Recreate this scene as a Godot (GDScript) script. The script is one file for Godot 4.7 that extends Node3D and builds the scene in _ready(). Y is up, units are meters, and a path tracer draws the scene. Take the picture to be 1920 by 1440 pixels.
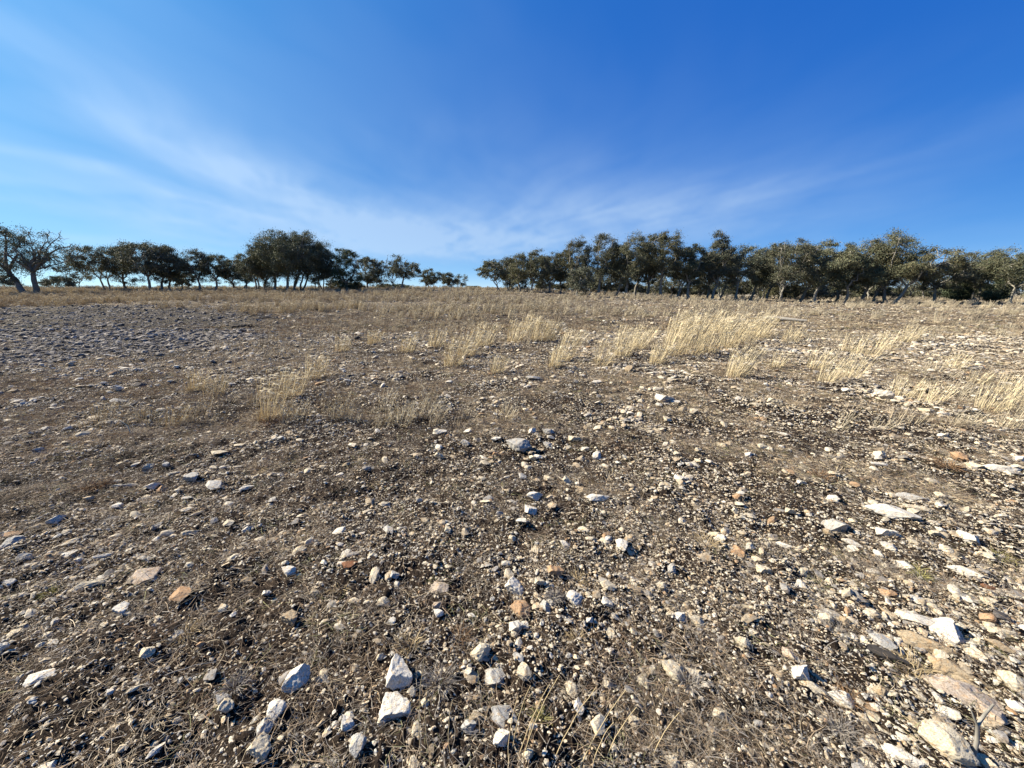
extends Node3D
# A stony, dry pasture with a grove of live oaks along a low rise, under a blue sky with thin cirrus.

const SUN_AZIMUTH := -76.0      # degrees from straight ahead, negative is left
const SUN_HEIGHT := 35.5
const EYE := 1.5
const EXPOSURE := 2.7

var sun_dir := Vector3.ZERO
var rng := RandomNumberGenerator.new()
var big_noise := FastNoiseLite.new()
var clod_noise := FastNoiseLite.new()
var grit_noise := FastNoiseLite.new()
var cover_noise := FastNoiseLite.new()
var stone_noise := FastNoiseLite.new()
var warp_noise := FastNoiseLite.new()
var names := {}
var mats := {}

# The grey rubble patch on the left, as a plan outline (x, z).
var rubble := PackedVector2Array([Vector2(-29, -24.5), Vector2(-22, -25.0), Vector2(-15.5, -22.5), Vector2(-10.5, -16.0), Vector2(-7.0, -10.6), Vector2(-8.0, -8.6), Vector2(-10.3, -7.9), Vector2(-18, -11.5), Vector2(-30, -19)])

# x, z, width, depth, height, turn in degrees, shape, colour, label
const ROCKS := [
	[-2.980, -2.011, 0.125, 0.106, 0.083, 286, 6, "grey", "rounded pale rock at the picture's left edge"],
	[-2.159, -1.660, 0.143, 0.062, 0.046, 35, 12, "cream", "knobbly long cream rock"],
	[-1.935, -1.743, 0.168, 0.139, 0.056, -19, 8, "pinkish", "flat pinkish cream rock"],
	[-1.628, -1.597, 0.099, 0.087, 0.029, -19, 7, "orange", "flat orange rock below the flat pinkish cream rock"],
	[-1.838, -1.516, 0.079, 0.059, 0.045, -11, 3, "white", "sharp white block with deep shadow"],
	[-2.000, -1.371, 0.066, 0.049, 0.022, -18, 9, "white", "flat white stone low on the left"],
	[-1.811, -1.175, 0.084, 0.066, 0.022, 30, 7, "white", "thin tilted white slab low on the left"],
	[-1.521, -1.298, 0.071, 0.054, 0.040, 353, 4, "cream", "small cream rounded stone in front of the sharp white block"],
	[-1.321, -1.330, 0.035, 0.028, 0.024, 1, 1, "orange", "tiny orange angular stone in front of the flat orange rock"],
	[-1.033, -1.494, 0.087, 0.068, 0.062, -15, 3, "tan", "cratered tan rock left of the dead grass"],
	[-0.845, -1.195, 0.113, 0.088, 0.067, 59, 4, "white", "rounded grey white rock"],
	[-1.086, -1.123, 0.054, 0.043, 0.032, 15, 0, "grey", "small grey angular stone left of the round white rock in the lower left"],
	[-1.048, -1.093, 0.060, 0.052, 0.040, -21, 2, "cream", "small cream angular stone left of the round white rock in the lower left"],
	[-0.856, -1.082, 0.073, 0.064, 0.045, 113, 5, "white", "round white rock in the lower left"],
	[-0.862, -1.021, 0.066, 0.054, 0.037, 92, 4, "grey", "small grey rounded stone behind the blocky cream tan rock at the bottom left"],
	[-0.837, -0.967, 0.077, 0.073, 0.046, -4, 3, "cream", "blocky cream tan rock at the bottom left"],
	[-1.416, -1.132, 0.054, 0.022, 0.015, 60, 12, "cream", "tiny cream elongated stone behind the long narrow white rock"],
	[-1.186, -0.958, 0.056, 0.025, 0.018, 55, 12, "white", "long narrow white rock near the bottom left"],
	[-0.755, -1.226, 0.052, 0.041, 0.035, 80, 11, "cream", "small cream pointed stone right of the rounded grey white rock"],
	[-1.282, -0.948, 0.032, 0.030, 0.019, -1, 2, "cream", "tiny cream angular stone left of the long narrow white rock"],
	[-1.193, -1.762, 0.074, 0.068, 0.039, 22, 0, "white", "second small white angular stone behind the cratered tan rock"],
	[-1.415, -1.753, 0.078, 0.058, 0.023, -6, 7, "tan", "small tan flat stone left of the cratered tan rock"],
	[-1.125, -0.969, 0.030, 0.025, 0.021, 2, 2, "cream", "tiny cream angular stone right of the long narrow white rock"],
	[-2.321, -1.896, 0.087, 0.038, 0.028, 30, 14, "white", "small white elongated stone behind the knobbly long cream rock"],
	[-3.021, -2.269, 0.094, 0.073, 0.062, 24, 1, "white", "larger white angular stone right of the rounded pale rock at the picture's left edge"],
	[-1.235, -1.948, 0.075, 0.064, 0.040, 216, 5, "cream", "small cream rounded stone left of the small rusty flat rock"],
	[-2.023, -2.134, 0.100, 0.037, 0.029, 30, 13, "cream", "small cream elongated stone right of the small dark grey stone"],
	[-1.208, -1.062, 0.036, 0.029, 0.022, 20, 6, "cream", "tiny cream rounded stone behind the long narrow white rock"],
	[-2.085, -1.453, 0.043, 0.032, 0.027, 301, 4, "white", "tiny white rounded stone behind the flat white stone low on the left"],
	[-2.189, -1.392, 0.049, 0.044, 0.015, -18, 8, "cream", "tiny cream flat stone left of the flat white stone low on the left"],
	[-2.637, -1.722, 0.059, 0.045, 0.036, -17, 3, "white", "small white angular stone in front of the rounded pale rock at the picture's left edge"],
	[-2.675, -1.845, 0.068, 0.052, 0.020, 24, 7, "grey", "small grey flat stone in front of the rounded pale rock at the picture's left edge"],
	[-2.536, -1.908, 0.066, 0.058, 0.019, 0, 9, "white", "small white flat stone behind the knobbly long cream rock"],
	[-1.897, -1.257, 0.035, 0.028, 0.020, -1, 1, "cream", "tiny cream angular stone behind the thin tilted white slab low on the left"],
	[-2.120, -1.299, 0.050, 0.038, 0.034, 191, 4, "white", "small white rounded stone left of the flat white stone low on the left"],
	[-1.779, -1.082, 0.042, 0.018, 0.012, 50, 12, "cream", "tiny cream elongated stone in front of the thin tilted white slab low on the left"],
	[-1.655, -1.052, 0.038, 0.016, 0.011, 40, 14, "white", "tiny white elongated stone in front of the thin tilted white slab low on the left"],
	[-1.510, -1.133, 0.029, 0.024, 0.020, 13, 0, "white", "tiny white angular stone right of the thin tilted white slab low on the left"],
	[-1.876, -1.403, 0.034, 0.031, 0.020, 10, 2, "pinkish", "tiny pinkish angular stone right of the flat white stone low on the left"],
	[-2.114, -1.690, 0.035, 0.032, 0.020, 24, 2, "cream", "tiny cream angular stone right of the knobbly long cream rock"],
	[-1.373, -1.525, 0.044, 0.041, 0.026, -16, 0, "cream", "tiny cream angular stone right of the flat orange rock"],
	[-1.300, -1.494, 0.034, 0.025, 0.022, 76, 11, "white", "tiny white pointed stone left of the cratered tan rock"],
	[-1.246, -1.650, 0.043, 0.039, 0.028, 14, 2, "white", "tiny white angular stone behind the cratered tan rock"],
	[-0.947, -1.835, 0.048, 0.039, 0.029, 21, 3, "white", "tiny white angular stone left of the small rusty flat rock"],
	[-1.002, -1.650, 0.044, 0.036, 0.030, 18, 3, "cream", "tiny cream angular stone behind the cratered tan rock"],
	[-0.446, -1.217, 0.130, 0.108, 0.088, 100, 10, "white", "large smooth white rock"],
	[-0.434, -1.103, 0.120, 0.103, 0.067, 16, 3, "white", "lumpy white rock touching the large smooth one"],
	[-0.332, -1.029, 0.054, 0.038, 0.028, 95, 11, "cream", "pointed cream tan rock with black shadow"],
	[-0.130, -1.297, 0.084, 0.063, 0.056, 209, 6, "cream", "humped cream rock right of the twiggy tuft"],
	[-0.064, -1.216, 0.099, 0.093, 0.058, 2, 2, "grey", "pitted grey rock on the stony ground"],
	[-0.023, -1.060, 0.115, 0.097, 0.030, -16, 8, "grey", "crumbly pitted pale slab"],
	[-0.036, -0.970, 0.060, 0.052, 0.034, 12, 1, "white", "plump white rock at the bottom centre"],
	[-0.129, -1.071, 0.053, 0.046, 0.028, -1, 1, "tan", "small tan angular stone left of the crumbly pitted pale slab"],
	[-0.150, -1.029, 0.057, 0.045, 0.040, -19, 1, "grey", "small grey angular stone left of the plump white rock at the bottom centre"],
	[0.243, -1.083, 0.052, 0.039, 0.032, 81, 10, "white", "upright white rock among the long stems"],
	[0.303, -1.021, 0.068, 0.052, 0.037, 40, 11, "cream", "triangular cream rock among the long stems"],
	[0.232, -1.164, 0.062, 0.045, 0.038, 100, 5, "cream", "small cream rounded stone behind the upright white rock"],
	[0.657, -1.246, 0.093, 0.086, 0.061, 2, 0, "cream", "big cream rock at the bottom centre right"],
	[0.521, -1.217, 0.071, 0.059, 0.041, 106, 6, "cream", "small cream rounded stone left of the big cream rock at the bottom centre right"],
	[0.378, -1.196, 0.045, 0.035, 0.028, 344, 4, "cream", "second tiny cream rounded stone behind the upright white rock"],
	[0.307, -1.588, 0.102, 0.082, 0.069, 231, 5, "white", "bright white lump in the middle cluster"],
	[0.051, -1.546, 0.103, 0.084, 0.057, 137, 5, "orange", "domed orange rock on the stony ground"],
	[0.019, -1.432, 0.070, 0.066, 0.050, 5, 2, "white", "small white angular stone in front of the domed orange rock"],
	[0.061, -1.464, 0.044, 0.039, 0.028, 137, 5, "white", "tiny white rounded stone in front of the domed orange rock"],
	[0.014, -1.670, 0.104, 0.090, 0.067, -17, 3, "white", "jagged white rock above the domed orange one"],
	[-0.014, -1.783, 0.078, 0.057, 0.053, 88, 11, "cream", "small cream pointed stone behind the jagged white rock"],
	[0.227, -1.743, 0.099, 0.082, 0.068, -17, 2, "orange", "pale orange rock with a rough top"],
	[0.161, -1.536, 0.067, 0.058, 0.039, 90, 4, "grey", "small grey rounded stone right of the domed orange rock"],
	[0.490, -1.660, 0.087, 0.066, 0.030, 0, 8, "cream", "flat cream stone right of the bright white lump"],
	[0.661, -1.773, 0.051, 0.040, 0.027, 8, 3, "white", "small white angular stone right of the flat cream stone"],
	[0.618, -1.659, 0.086, 0.068, 0.046, -18, 3, "tan", "small tan angular stone right of the flat cream stone"],
	[0.653, -1.980, 0.090, 0.065, 0.056, 98, 5, "white", "egg shaped white rock above the middle cluster"],
	[-0.371, -1.680, 0.101, 0.086, 0.028, -11, 7, "pinkish", "larger pinkish flat stone left of the jagged white rock"],
	[-0.623, -1.743, 0.059, 0.047, 0.033, 119, 10, "grey", "small grey pointed stone right of the small rusty flat rock"],
	[-0.885, -1.793, 0.083, 0.059, 0.022, -10, 9, "rust", "small rusty flat rock"],
	[-0.623, -1.568, 0.060, 0.047, 0.035, 190, 5, "cream", "small cream rounded stone right of the small rusty flat rock"],
	[-0.364, -1.568, 0.050, 0.041, 0.033, 15, 1, "pinkish", "small pinkish angular stone left of the jagged white rock"],
	[-0.349, -1.516, 0.054, 0.041, 0.031, -2, 0, "white", "small white angular stone behind the humped cream rock"],
	[-0.545, -1.454, 0.041, 0.038, 0.026, -24, 3, "white", "tiny white angular stone behind the large smooth white rock"],
	[0.542, -1.412, 0.038, 0.029, 0.024, 98, 11, "cream", "tiny cream pointed stone left of the big cream rock at the bottom centre right"],
	[0.417, -1.329, 0.043, 0.037, 0.028, 10, 2, "white", "tiny white angular stone left of the big cream rock at the bottom centre right"],
	[-0.581, -1.030, 0.058, 0.049, 0.038, -9, 0, "white", "sharp cornered white block"],
	[-0.510, -0.958, 0.066, 0.057, 0.040, 103, 5, "grey", "bluish grey rock at the bottom"],
	[-0.318, -0.928, 0.044, 0.036, 0.024, 92, 11, "cream", "tiny cream pointed stone in front of the pointed cream tan rock"],
	[-0.466, -1.061, 0.040, 0.036, 0.025, 153, 6, "white", "tiny white rounded stone in front of the lumpy white rock touching the large smooth one"],
	[-0.324, -1.113, 0.038, 0.034, 0.021, 82, 4, "cream", "tiny cream rounded stone right of the lumpy white rock touching the large smooth one"],
	[-0.382, -1.154, 0.039, 0.035, 0.025, -23, 3, "cream", "tiny cream angular stone right of the lumpy white rock touching the large smooth one"],
	[-0.269, -0.969, 0.038, 0.032, 0.026, 62, 10, "tan", "tiny tan pointed stone in front of the pointed cream tan rock"],
	[-0.220, -0.969, 0.023, 0.018, 0.015, 22, 1, "orange", "tiny orange angular stone right of the pointed cream tan rock"],
	[0.787, -1.505, 0.062, 0.059, 0.041, -3, 1, "white", "small white angular stone left of the lone pale angular rock on bare soil"],
	[0.597, -2.103, 0.063, 0.053, 0.038, 58, 6, "white", "small white rounded stone left of the egg shaped white rock"],
	[0.883, -1.825, 0.066, 0.051, 0.042, 237, 6, "grey", "small grey rounded stone right of the egg shaped white rock"],
	[-0.398, -2.103, 0.065, 0.043, 0.034, 104, 10, "cream", "small cream pointed stone left of the jagged white rock"],
	[0.441, -1.081, 0.045, 0.034, 0.024, 9, 3, "cream", "tiny cream angular stone right of the triangular cream rock"],
	[0.534, -0.948, 0.047, 0.040, 0.033, -6, 0, "cream", "second tiny cream angular stone right of the triangular cream rock"],
	[0.052, -0.928, 0.039, 0.029, 0.022, 204, 6, "cream", "tiny cream rounded stone right of the plump white rock at the bottom centre"],
	[0.199, -1.247, 0.026, 0.022, 0.018, 2, 1, "cream", "tiny cream angular stone behind the upright white rock"],
	[0.271, -1.287, 0.034, 0.027, 0.021, -12, 2, "cream", "second tiny cream angular stone behind the upright white rock"],
	[0.162, -1.289, 0.024, 0.018, 0.013, 82, 11, "white", "tiny white pointed stone right of the pitted grey rock"],
	[-0.552, -1.298, 0.042, 0.032, 0.028, 235, 4, "cream", "tiny cream rounded stone left of the large smooth white rock"],
	[-0.647, -1.278, 0.027, 0.023, 0.015, 310, 6, "cream", "second tiny cream rounded stone left of the large smooth white rock"],
	[0.479, -1.732, 0.048, 0.042, 0.027, 18, 3, "grey", "tiny grey angular stone behind the flat cream stone"],
	[0.457, -1.556, 0.055, 0.052, 0.030, 1, 3, "white", "small white angular stone in front of the flat cream stone"],
	[0.356, -1.463, 0.042, 0.032, 0.023, 22, 1, "white", "tiny white angular stone in front of the bright white lump in the middle cluster"],
	[0.553, -1.505, 0.037, 0.029, 0.019, 89, 10, "cream", "tiny cream pointed stone in front of the flat cream stone"],
	[-0.787, -1.887, 0.057, 0.041, 0.018, -7, 7, "cream", "small cream flat stone right of the small rusty flat rock"],
	[0.000, -2.073, 0.059, 0.046, 0.041, 253, 5, "cream", "small cream rounded stone in front of the white cluster rock"],
	[0.477, -2.082, 0.056, 0.044, 0.018, -7, 8, "cream", "small cream flat stone left of the egg shaped white rock"],
	[0.770, -1.681, 0.051, 0.047, 0.031, 17, 0, "cream", "small cream angular stone right of the flat cream stone"],
	[0.137, -1.669, 0.054, 0.047, 0.034, 12, 3, "cream", "small cream angular stone left of the pale orange rock"],
	[2.524, -2.288, 0.295, 0.111, 0.083, -38, 12, "white", "long white slab lying at an angle"],
	[2.086, -2.185, 0.156, 0.118, 0.108, 0, 2, "grey", "squared grey white block"],
	[1.973, -2.114, 0.063, 0.046, 0.039, 320, 6, "tan", "small tan rounded stone left of the squared grey white block"],
	[2.086, -2.052, 0.130, 0.060, 0.039, -35, 12, "white", "smooth white rock below the squared block"],
	[2.336, -2.124, 0.105, 0.082, 0.058, -6, 3, "white", "larger white angular stone behind the tallest white rock of the right hand cluster"],
	[2.249, -2.000, 0.082, 0.076, 0.050, 2, 0, "white", "tallest white rock of the right hand cluster"],
	[2.137, -1.949, 0.063, 0.049, 0.035, 103, 4, "white", "small white rounded stone left of the tallest white rock of the right hand cluster"],
	[2.220, -1.866, 0.104, 0.079, 0.072, -7, 2, "white", "broad white rock under the right hand cluster"],
	[2.012, -1.836, 0.082, 0.065, 0.044, 7, 5, "white", "small white rounded stone in front of the tallest white rock of the right hand cluster"],
	[2.100, -1.866, 0.055, 0.045, 0.039, 42, 6, "cream", "small cream rounded stone left of the broad white rock under the right hand cluster"],
	[2.784, -2.062, 0.104, 0.075, 0.062, 119, 10, "white", "larger white pointed stone behind the elongated white rock"],
	[2.488, -1.805, 0.174, 0.068, 0.049, -40, 12, "white", "elongated white rock near the right edge"],
	[2.561, -1.938, 0.078, 0.065, 0.054, 254, 6, "tan", "small tan rounded stone behind the elongated white rock"],
	[1.284, -2.082, 0.089, 0.070, 0.055, 101, 6, "white", "round white rock left of the rusty and white stone"],
	[1.316, -1.949, 0.093, 0.085, 0.057, 279, 4, "orange", "rusty orange stone on the stony ground"],
	[1.352, -1.783, 0.068, 0.060, 0.048, 7, 3, "cream", "upright cream rock on the stony ground"],
	[1.643, -2.031, 0.084, 0.037, 0.025, -40, 13, "white", "small white elongated stone behind the upright cream rock"],
	[1.715, -2.010, 0.076, 0.034, 0.021, 30, 14, "cream", "small cream elongated stone left of the squared grey white block"],
	[1.603, -1.814, 0.082, 0.037, 0.025, 25, 12, "cream", "small cream elongated stone right of the upright cream rock"],
	[0.863, -1.485, 0.065, 0.059, 0.037, 15, 0, "cream", "lone pale angular rock on bare soil"],
	[1.517, -1.525, 0.119, 0.055, 0.034, -35, 12, "white", "white wedge beside the grey twigs"],
	[1.459, -1.484, 0.071, 0.058, 0.048, 17, 5, "cream", "small cream rounded stone in front of the white wedge beside the grey twigs"],
	[1.538, -1.474, 0.042, 0.034, 0.027, 315, 4, "tan", "tiny tan rounded stone right of the white wedge beside the grey twigs"],
	[2.035, -1.619, 0.107, 0.079, 0.032, -35, 8, "white", "upper white slab of the broken slab trio"],
	[1.893, -1.495, 0.155, 0.114, 0.043, -15, 8, "white", "largest flat white slab of the broken trio"],
	[1.941, -1.421, 0.155, 0.141, 0.084, 24, 1, "white", "white block with a black shaded face"],
	[1.904, -1.649, 0.070, 0.057, 0.023, -14, 7, "orange", "orange brown flake beside the broken slab trio"],
	[2.478, -1.701, 0.059, 0.046, 0.017, -3, 8, "rust", "small rust red stone"],
	[2.181, -1.464, 0.065, 0.054, 0.036, 4, 5, "orange", "small orange rounded stone left of the cream rock pointing at the right edge"],
	[2.242, -1.463, 0.069, 0.058, 0.023, 24, 9, "dark", "small dark flat stone behind the cream rock pointing at the right edge"],
	[2.202, -1.403, 0.139, 0.053, 0.038, -15, 13, "cream", "cream rock pointing at the right edge"],
	[2.101, -1.339, 0.103, 0.047, 0.029, -40, 12, "tan", "tan ridge rock on the stony ground"],
	[2.146, -1.319, 0.079, 0.062, 0.025, 14, 9, "white", "small white flat stone right of the tan ridge rock"],
	[2.042, -1.370, 0.041, 0.035, 0.024, 177, 4, "cream", "small oval cream stone"],
	[1.787, -1.350, 0.187, 0.070, 0.054, -38, 13, "tan", "upper half of the long tan buried ledge"],
	[1.808, -1.238, 0.185, 0.085, 0.058, -42, 13, "tan", "lower half of the long tan buried ledge"],
	[1.939, -1.175, 0.105, 0.091, 0.066, 322, 6, "cream", "big cream rock at the right edge"],
	[1.702, -1.132, 0.225, 0.104, 0.061, -38, 12, "pinkish", "long pinkish white slab"],
	[1.714, -1.206, 0.057, 0.052, 0.037, 22, 0, "white", "small white angular stone left of the lower half of the long tan buried ledge"],
	[1.790, -1.204, 0.076, 0.033, 0.024, -55, 13, "tan", "small tan elongated stone in front of the lower half of the long tan buried ledge"],
	[1.828, -1.082, 0.061, 0.051, 0.036, 110, 4, "white", "small white rounded stone behind the dark grey flat stone"],
	[1.729, -1.062, 0.077, 0.062, 0.051, -10, 0, "pinkish", "small pinkish angular stone behind the dark grey flat stone"],
	[1.722, -1.020, 0.055, 0.045, 0.018, -23, 7, "dark", "dark grey flat stone near the bottom right"],
	[1.440, -0.957, 0.140, 0.103, 0.077, 128, 5, "cream", "biggest cream boulder at the bottom right"],
	[1.278, -0.938, 0.104, 0.048, 0.030, -35, 13, "white", "grey white rock along the bottom edge"],
	[1.533, -0.927, 0.067, 0.050, 0.038, 128, 4, "cream", "small cream rounded stone right of the biggest cream boulder at the bottom right"],
	[1.249, -1.132, 0.083, 0.072, 0.057, 11, 0, "white", "white rock with a grey shaded side"],
	[1.141, -1.217, 0.078, 0.062, 0.050, 6, 1, "white", "ragged white rock of the cream pair"],
	[1.166, -1.165, 0.101, 0.042, 0.032, -35, 12, "cream", "lumpy cream rock of the cream pair"],
	[1.224, -1.205, 0.049, 0.020, 0.014, -60, 14, "cream", "tiny cream elongated stone behind the lumpy cream rock of the cream pair"],
	[1.026, -1.215, 0.041, 0.035, 0.025, 13, 1, "white", "tiny white angular stone left of the ragged white rock of the cream pair"],
	[0.996, -1.350, 0.059, 0.051, 0.042, 4, 0, "cream", "cupped cream rock on bare soil"],
	[0.900, -1.359, 0.033, 0.022, 0.022, 72, 10, "cream", "tiny cream pointed stone left of the cupped cream rock on bare soil"],
	[1.081, -1.402, 0.037, 0.028, 0.024, 0, 2, "cream", "tiny cream angular stone right of the cupped cream rock on bare soil"],
	[1.156, -1.298, 0.065, 0.052, 0.037, 99, 4, "pinkish", "pinkish rock in the right foreground"],
	[0.743, -1.237, 0.048, 0.039, 0.030, 13, 1, "cream", "tiny cream angular stone right of the big cream rock at the bottom centre right"],
	[0.728, -1.194, 0.030, 0.022, 0.019, 99, 10, "white", "tiny white pointed stone right of the big cream rock at the bottom centre right"],
	[0.760, -1.093, 0.047, 0.041, 0.028, -17, 1, "cream", "second tiny cream angular stone right of the big cream rock at the bottom centre right"],
	[0.714, -1.040, 0.034, 0.029, 0.018, -16, 0, "cream", "tiny cream angular stone in front of the big cream rock at the bottom centre right"],
	[1.061, -0.957, 0.030, 0.013, 0.010, -60, 13, "cream", "tiny cream elongated stone left of the grey white rock"],
	[1.106, -0.928, 0.026, 0.019, 0.015, 65, 10, "tan", "tiny tan pointed stone left of the grey white rock"],
	[1.409, -1.155, 0.053, 0.042, 0.028, 184, 6, "tan", "small tan rounded stone right of the white rock with a grey shaded side"],
	[1.262, -1.010, 0.041, 0.035, 0.028, 7, 6, "grey", "tiny grey rounded stone left of the grey white rock"],
	[1.240, -0.977, 0.049, 0.018, 0.014, -50, 13, "white", "tiny white elongated stone left of the grey white rock"],
	[1.607, -1.360, 0.094, 0.076, 0.030, -35, 8, "grey", "weathered grey slab above the charred wood"],
	[1.274, -1.070, 0.036, 0.034, 0.024, 21, 0, "cream", "tiny cream angular stone right of the white rock with a grey shaded side"],
	[1.332, -1.092, 0.033, 0.028, 0.022, -6, 0, "white", "tiny white angular stone right of the white rock with a grey shaded side"],
	[0.967, -1.133, 0.024, 0.021, 0.015, -10, 0, "white", "second tiny white angular stone left of the ragged white rock of the cream pair"],
	[1.201, -0.988, 0.034, 0.026, 0.023, 5, 3, "white", "tiny white angular stone left of the grey white rock"],
	[1.225, -1.081, 0.026, 0.021, 0.018, -11, 1, "cream", "tiny cream angular stone in front of the white rock with a grey shaded side"],
	[1.650, -1.000, 0.042, 0.030, 0.014, 8, 8, "white", "tiny white flat stone left of the dark grey flat stone"],
	[1.706, -0.978, 0.038, 0.035, 0.025, 16, 1, "white", "tiny white angular stone in front of the dark grey flat stone"],
	[2.348, -1.463, 0.038, 0.031, 0.010, -18, 8, "cream", "tiny cream flat stone right of the cream rock pointing at the right edge"],
	[1.390, -1.073, 0.028, 0.027, 0.018, -5, 0, "cream", "tiny cream angular stone behind the grey white rock"],
	[1.679, -1.650, 0.046, 0.041, 0.027, 12, 1, "white", "tiny white angular stone behind the white wedge beside the grey twigs"],
	[1.783, -1.690, 0.036, 0.034, 0.023, -5, 0, "cream", "tiny cream angular stone left of the orange brown flake"],
	[1.613, -1.722, 0.048, 0.042, 0.016, 9, 8, "tan", "tiny tan flat stone behind the white wedge beside the grey twigs"],
	[1.640, -2.125, 0.052, 0.042, 0.028, -10, 2, "cream", "small cream angular stone right of the rusty orange stone"],
	[2.502, -2.021, 0.058, 0.051, 0.031, 342, 4, "cream", "small cream rounded stone right of the broad white rock under the right hand cluster"],
	[2.689, -2.134, 0.054, 0.045, 0.018, -13, 7, "white", "small white flat stone in front of the cream rock beside the long white slab"],
	[2.844, -1.958, 0.071, 0.058, 0.022, 6, 9, "white", "small white flat stone right of the elongated white rock"],
	[2.089, -1.763, 0.042, 0.036, 0.025, 153, 6, "cream", "tiny cream rounded stone in front of the broad white rock under the right hand cluster"],
	[1.851, -1.587, 0.039, 0.030, 0.021, 65, 11, "white", "tiny white pointed stone in front of the orange brown flake"],
	[2.338, -1.567, 0.037, 0.028, 0.019, 41, 6, "cream", "tiny cream rounded stone in front of the small rust red stone"],
	[2.507, -1.618, 0.037, 0.030, 0.011, -3, 8, "cream", "tiny cream flat stone right of the small rust red stone"],
	[0.066, -3.394, 0.226, 0.196, 0.146, 9, 0, "grey", "biggest grey white rock of the midfield heap"],
	[0.375, -3.734, 0.121, 0.092, 0.075, 16, 0, "grey", "second larger grey angular stone right of the biggest grey white rock of the midfield heap"],
	[0.211, -3.765, 0.111, 0.087, 0.076, 232, 4, "white", "larger white rounded stone behind the biggest grey white rock of the midfield heap"],
	[0.347, -3.486, 0.091, 0.085, 0.058, 14, 0, "grey", "larger grey angular stone right of the biggest grey white rock of the midfield heap"],
	[-0.146, -3.260, 0.076, 0.057, 0.049, -19, 2, "orange", "small upright orange rock"],
	[-0.453, -3.508, 0.102, 0.080, 0.066, -19, 3, "white", "lone bright white stone left of the orange one"],
	[-0.158, -3.559, 0.105, 0.089, 0.035, 15, 9, "white", "larger white flat stone behind the small upright orange rock"],
	[-0.754, -3.786, 0.156, 0.137, 0.048, 4, 7, "white", "larger white flat stone left of the lone bright white stone"],
	[-0.660, -3.218, 0.093, 0.077, 0.063, -15, 2, "cream", "larger cream angular stone left of the lone bright white stone"],
	[0.789, -3.300, 0.116, 0.092, 0.071, 244, 6, "white", "larger white rounded stone left of the small yellowish stone"],
	[0.623, -3.662, 0.117, 0.106, 0.067, 22, 3, "cream", "larger cream angular stone behind the diamond shaped pale rock"],
	[0.704, -3.455, 0.099, 0.082, 0.055, 4, 2, "white", "larger white angular stone behind the diamond shaped pale rock"],
	[0.944, -3.145, 0.060, 0.046, 0.032, -5, 2, "white", "small white angular stone left of the small yellowish stone"],
	[1.029, -3.228, 0.071, 0.059, 0.037, 103, 11, "grey", "small grey pointed stone left of the small yellowish stone"],
	[1.061, -3.094, 0.058, 0.044, 0.040, 24, 1, "tan", "small yellowish stone on the stony ground"],
	[0.435, -2.805, 0.083, 0.069, 0.048, 89, 10, "cream", "diamond shaped pale rock"],
	[0.307, -2.898, 0.096, 0.078, 0.027, -8, 7, "cream", "larger cream flat stone left of the diamond shaped pale rock"],
	[0.167, -2.589, 0.123, 0.105, 0.066, -3, 1, "white", "white cluster rock between the heap and the egg shaped rock"],
	[0.547, -2.692, 0.142, 0.107, 0.045, -17, 7, "tan", "larger tan flat stone right of the diamond shaped pale rock"],
	[0.625, -2.506, 0.166, 0.071, 0.047, 0, 13, "white", "low broad white rock"],
	[0.903, -2.620, 0.059, 0.054, 0.034, -2, 1, "tan", "small tan angular stone right of the low broad white rock"],
	[-0.008, -2.547, 0.061, 0.056, 0.032, 13, 2, "white", "small white angular stone left of the white cluster rock"],
	[0.123, -2.403, 0.107, 0.086, 0.055, 117, 10, "white", "larger white pointed stone in front of the white cluster rock"],
	[1.343, -2.804, 0.113, 0.086, 0.064, 23, 3, "white", "pale double rock on the stony ground"],
	[2.064, -5.055, 0.256, 0.192, 0.159, 22, 3, "white", "white rock patch behind the diamond shaped rock"],
	[2.186, -4.963, 0.147, 0.118, 0.038, -5, 9, "white", "larger white flat stone right of the white rock patch"],
	[1.332, -5.944, 0.181, 0.143, 0.056, 20, 9, "white", "flat white stone before the tall grass"],
	[2.124, -6.812, 0.203, 0.171, 0.129, 77, 5, "tan", "smooth tan mound rock"],
	[0.358, -6.285, 0.257, 0.219, 0.075, 18, 8, "grey", "grey flat stone before the tall grass"],
	[0.087, -2.888, 0.078, 0.064, 0.045, 105, 11, "grey", "small grey pointed stone behind the white cluster rock"],
	[0.244, -3.259, 0.108, 0.079, 0.035, -3, 7, "white", "larger white flat stone right of the biggest grey white rock of the midfield heap"],
	[0.192, -3.207, 0.085, 0.081, 0.048, -3, 2, "cream", "small cream angular stone right of the biggest grey white rock of the midfield heap"],
	[1.772, -4.178, 0.101, 0.078, 0.060, -24, 0, "cream", "larger cream angular stone in front of the white rock patch"],
	[-7.200, -7.020, 0.182, 0.155, 0.059, -21, 9, "white", "flat white stone below the grey rubble"],
	[-5.717, -5.770, 0.198, 0.154, 0.067, 19, 7, "dark", "dark grey flat slab"],
	[-5.783, -5.470, 0.143, 0.126, 0.096, 0, 2, "white", "larger white angular stone left of the dark grey flat slab"],
	[-4.171, -4.613, 0.113, 0.093, 0.030, -13, 8, "white", "larger white flat stone right of the dark grey flat slab"],
	[-5.248, -4.922, 0.182, 0.161, 0.047, -15, 8, "grey", "larger grey flat stone left of the dark grey flat slab"],
	[-2.634, -3.497, 0.141, 0.102, 0.038, 7, 8, "cream", "larger cream flat stone right of the pale flat stone on the left slope"],
	[-2.704, -3.290, 0.132, 0.113, 0.035, 0, 9, "cream", "pale flat stone on the left slope"],
	[-2.266, -2.671, 0.133, 0.108, 0.037, -19, 8, "white", "flat white stone with an overhanging edge"],
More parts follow.
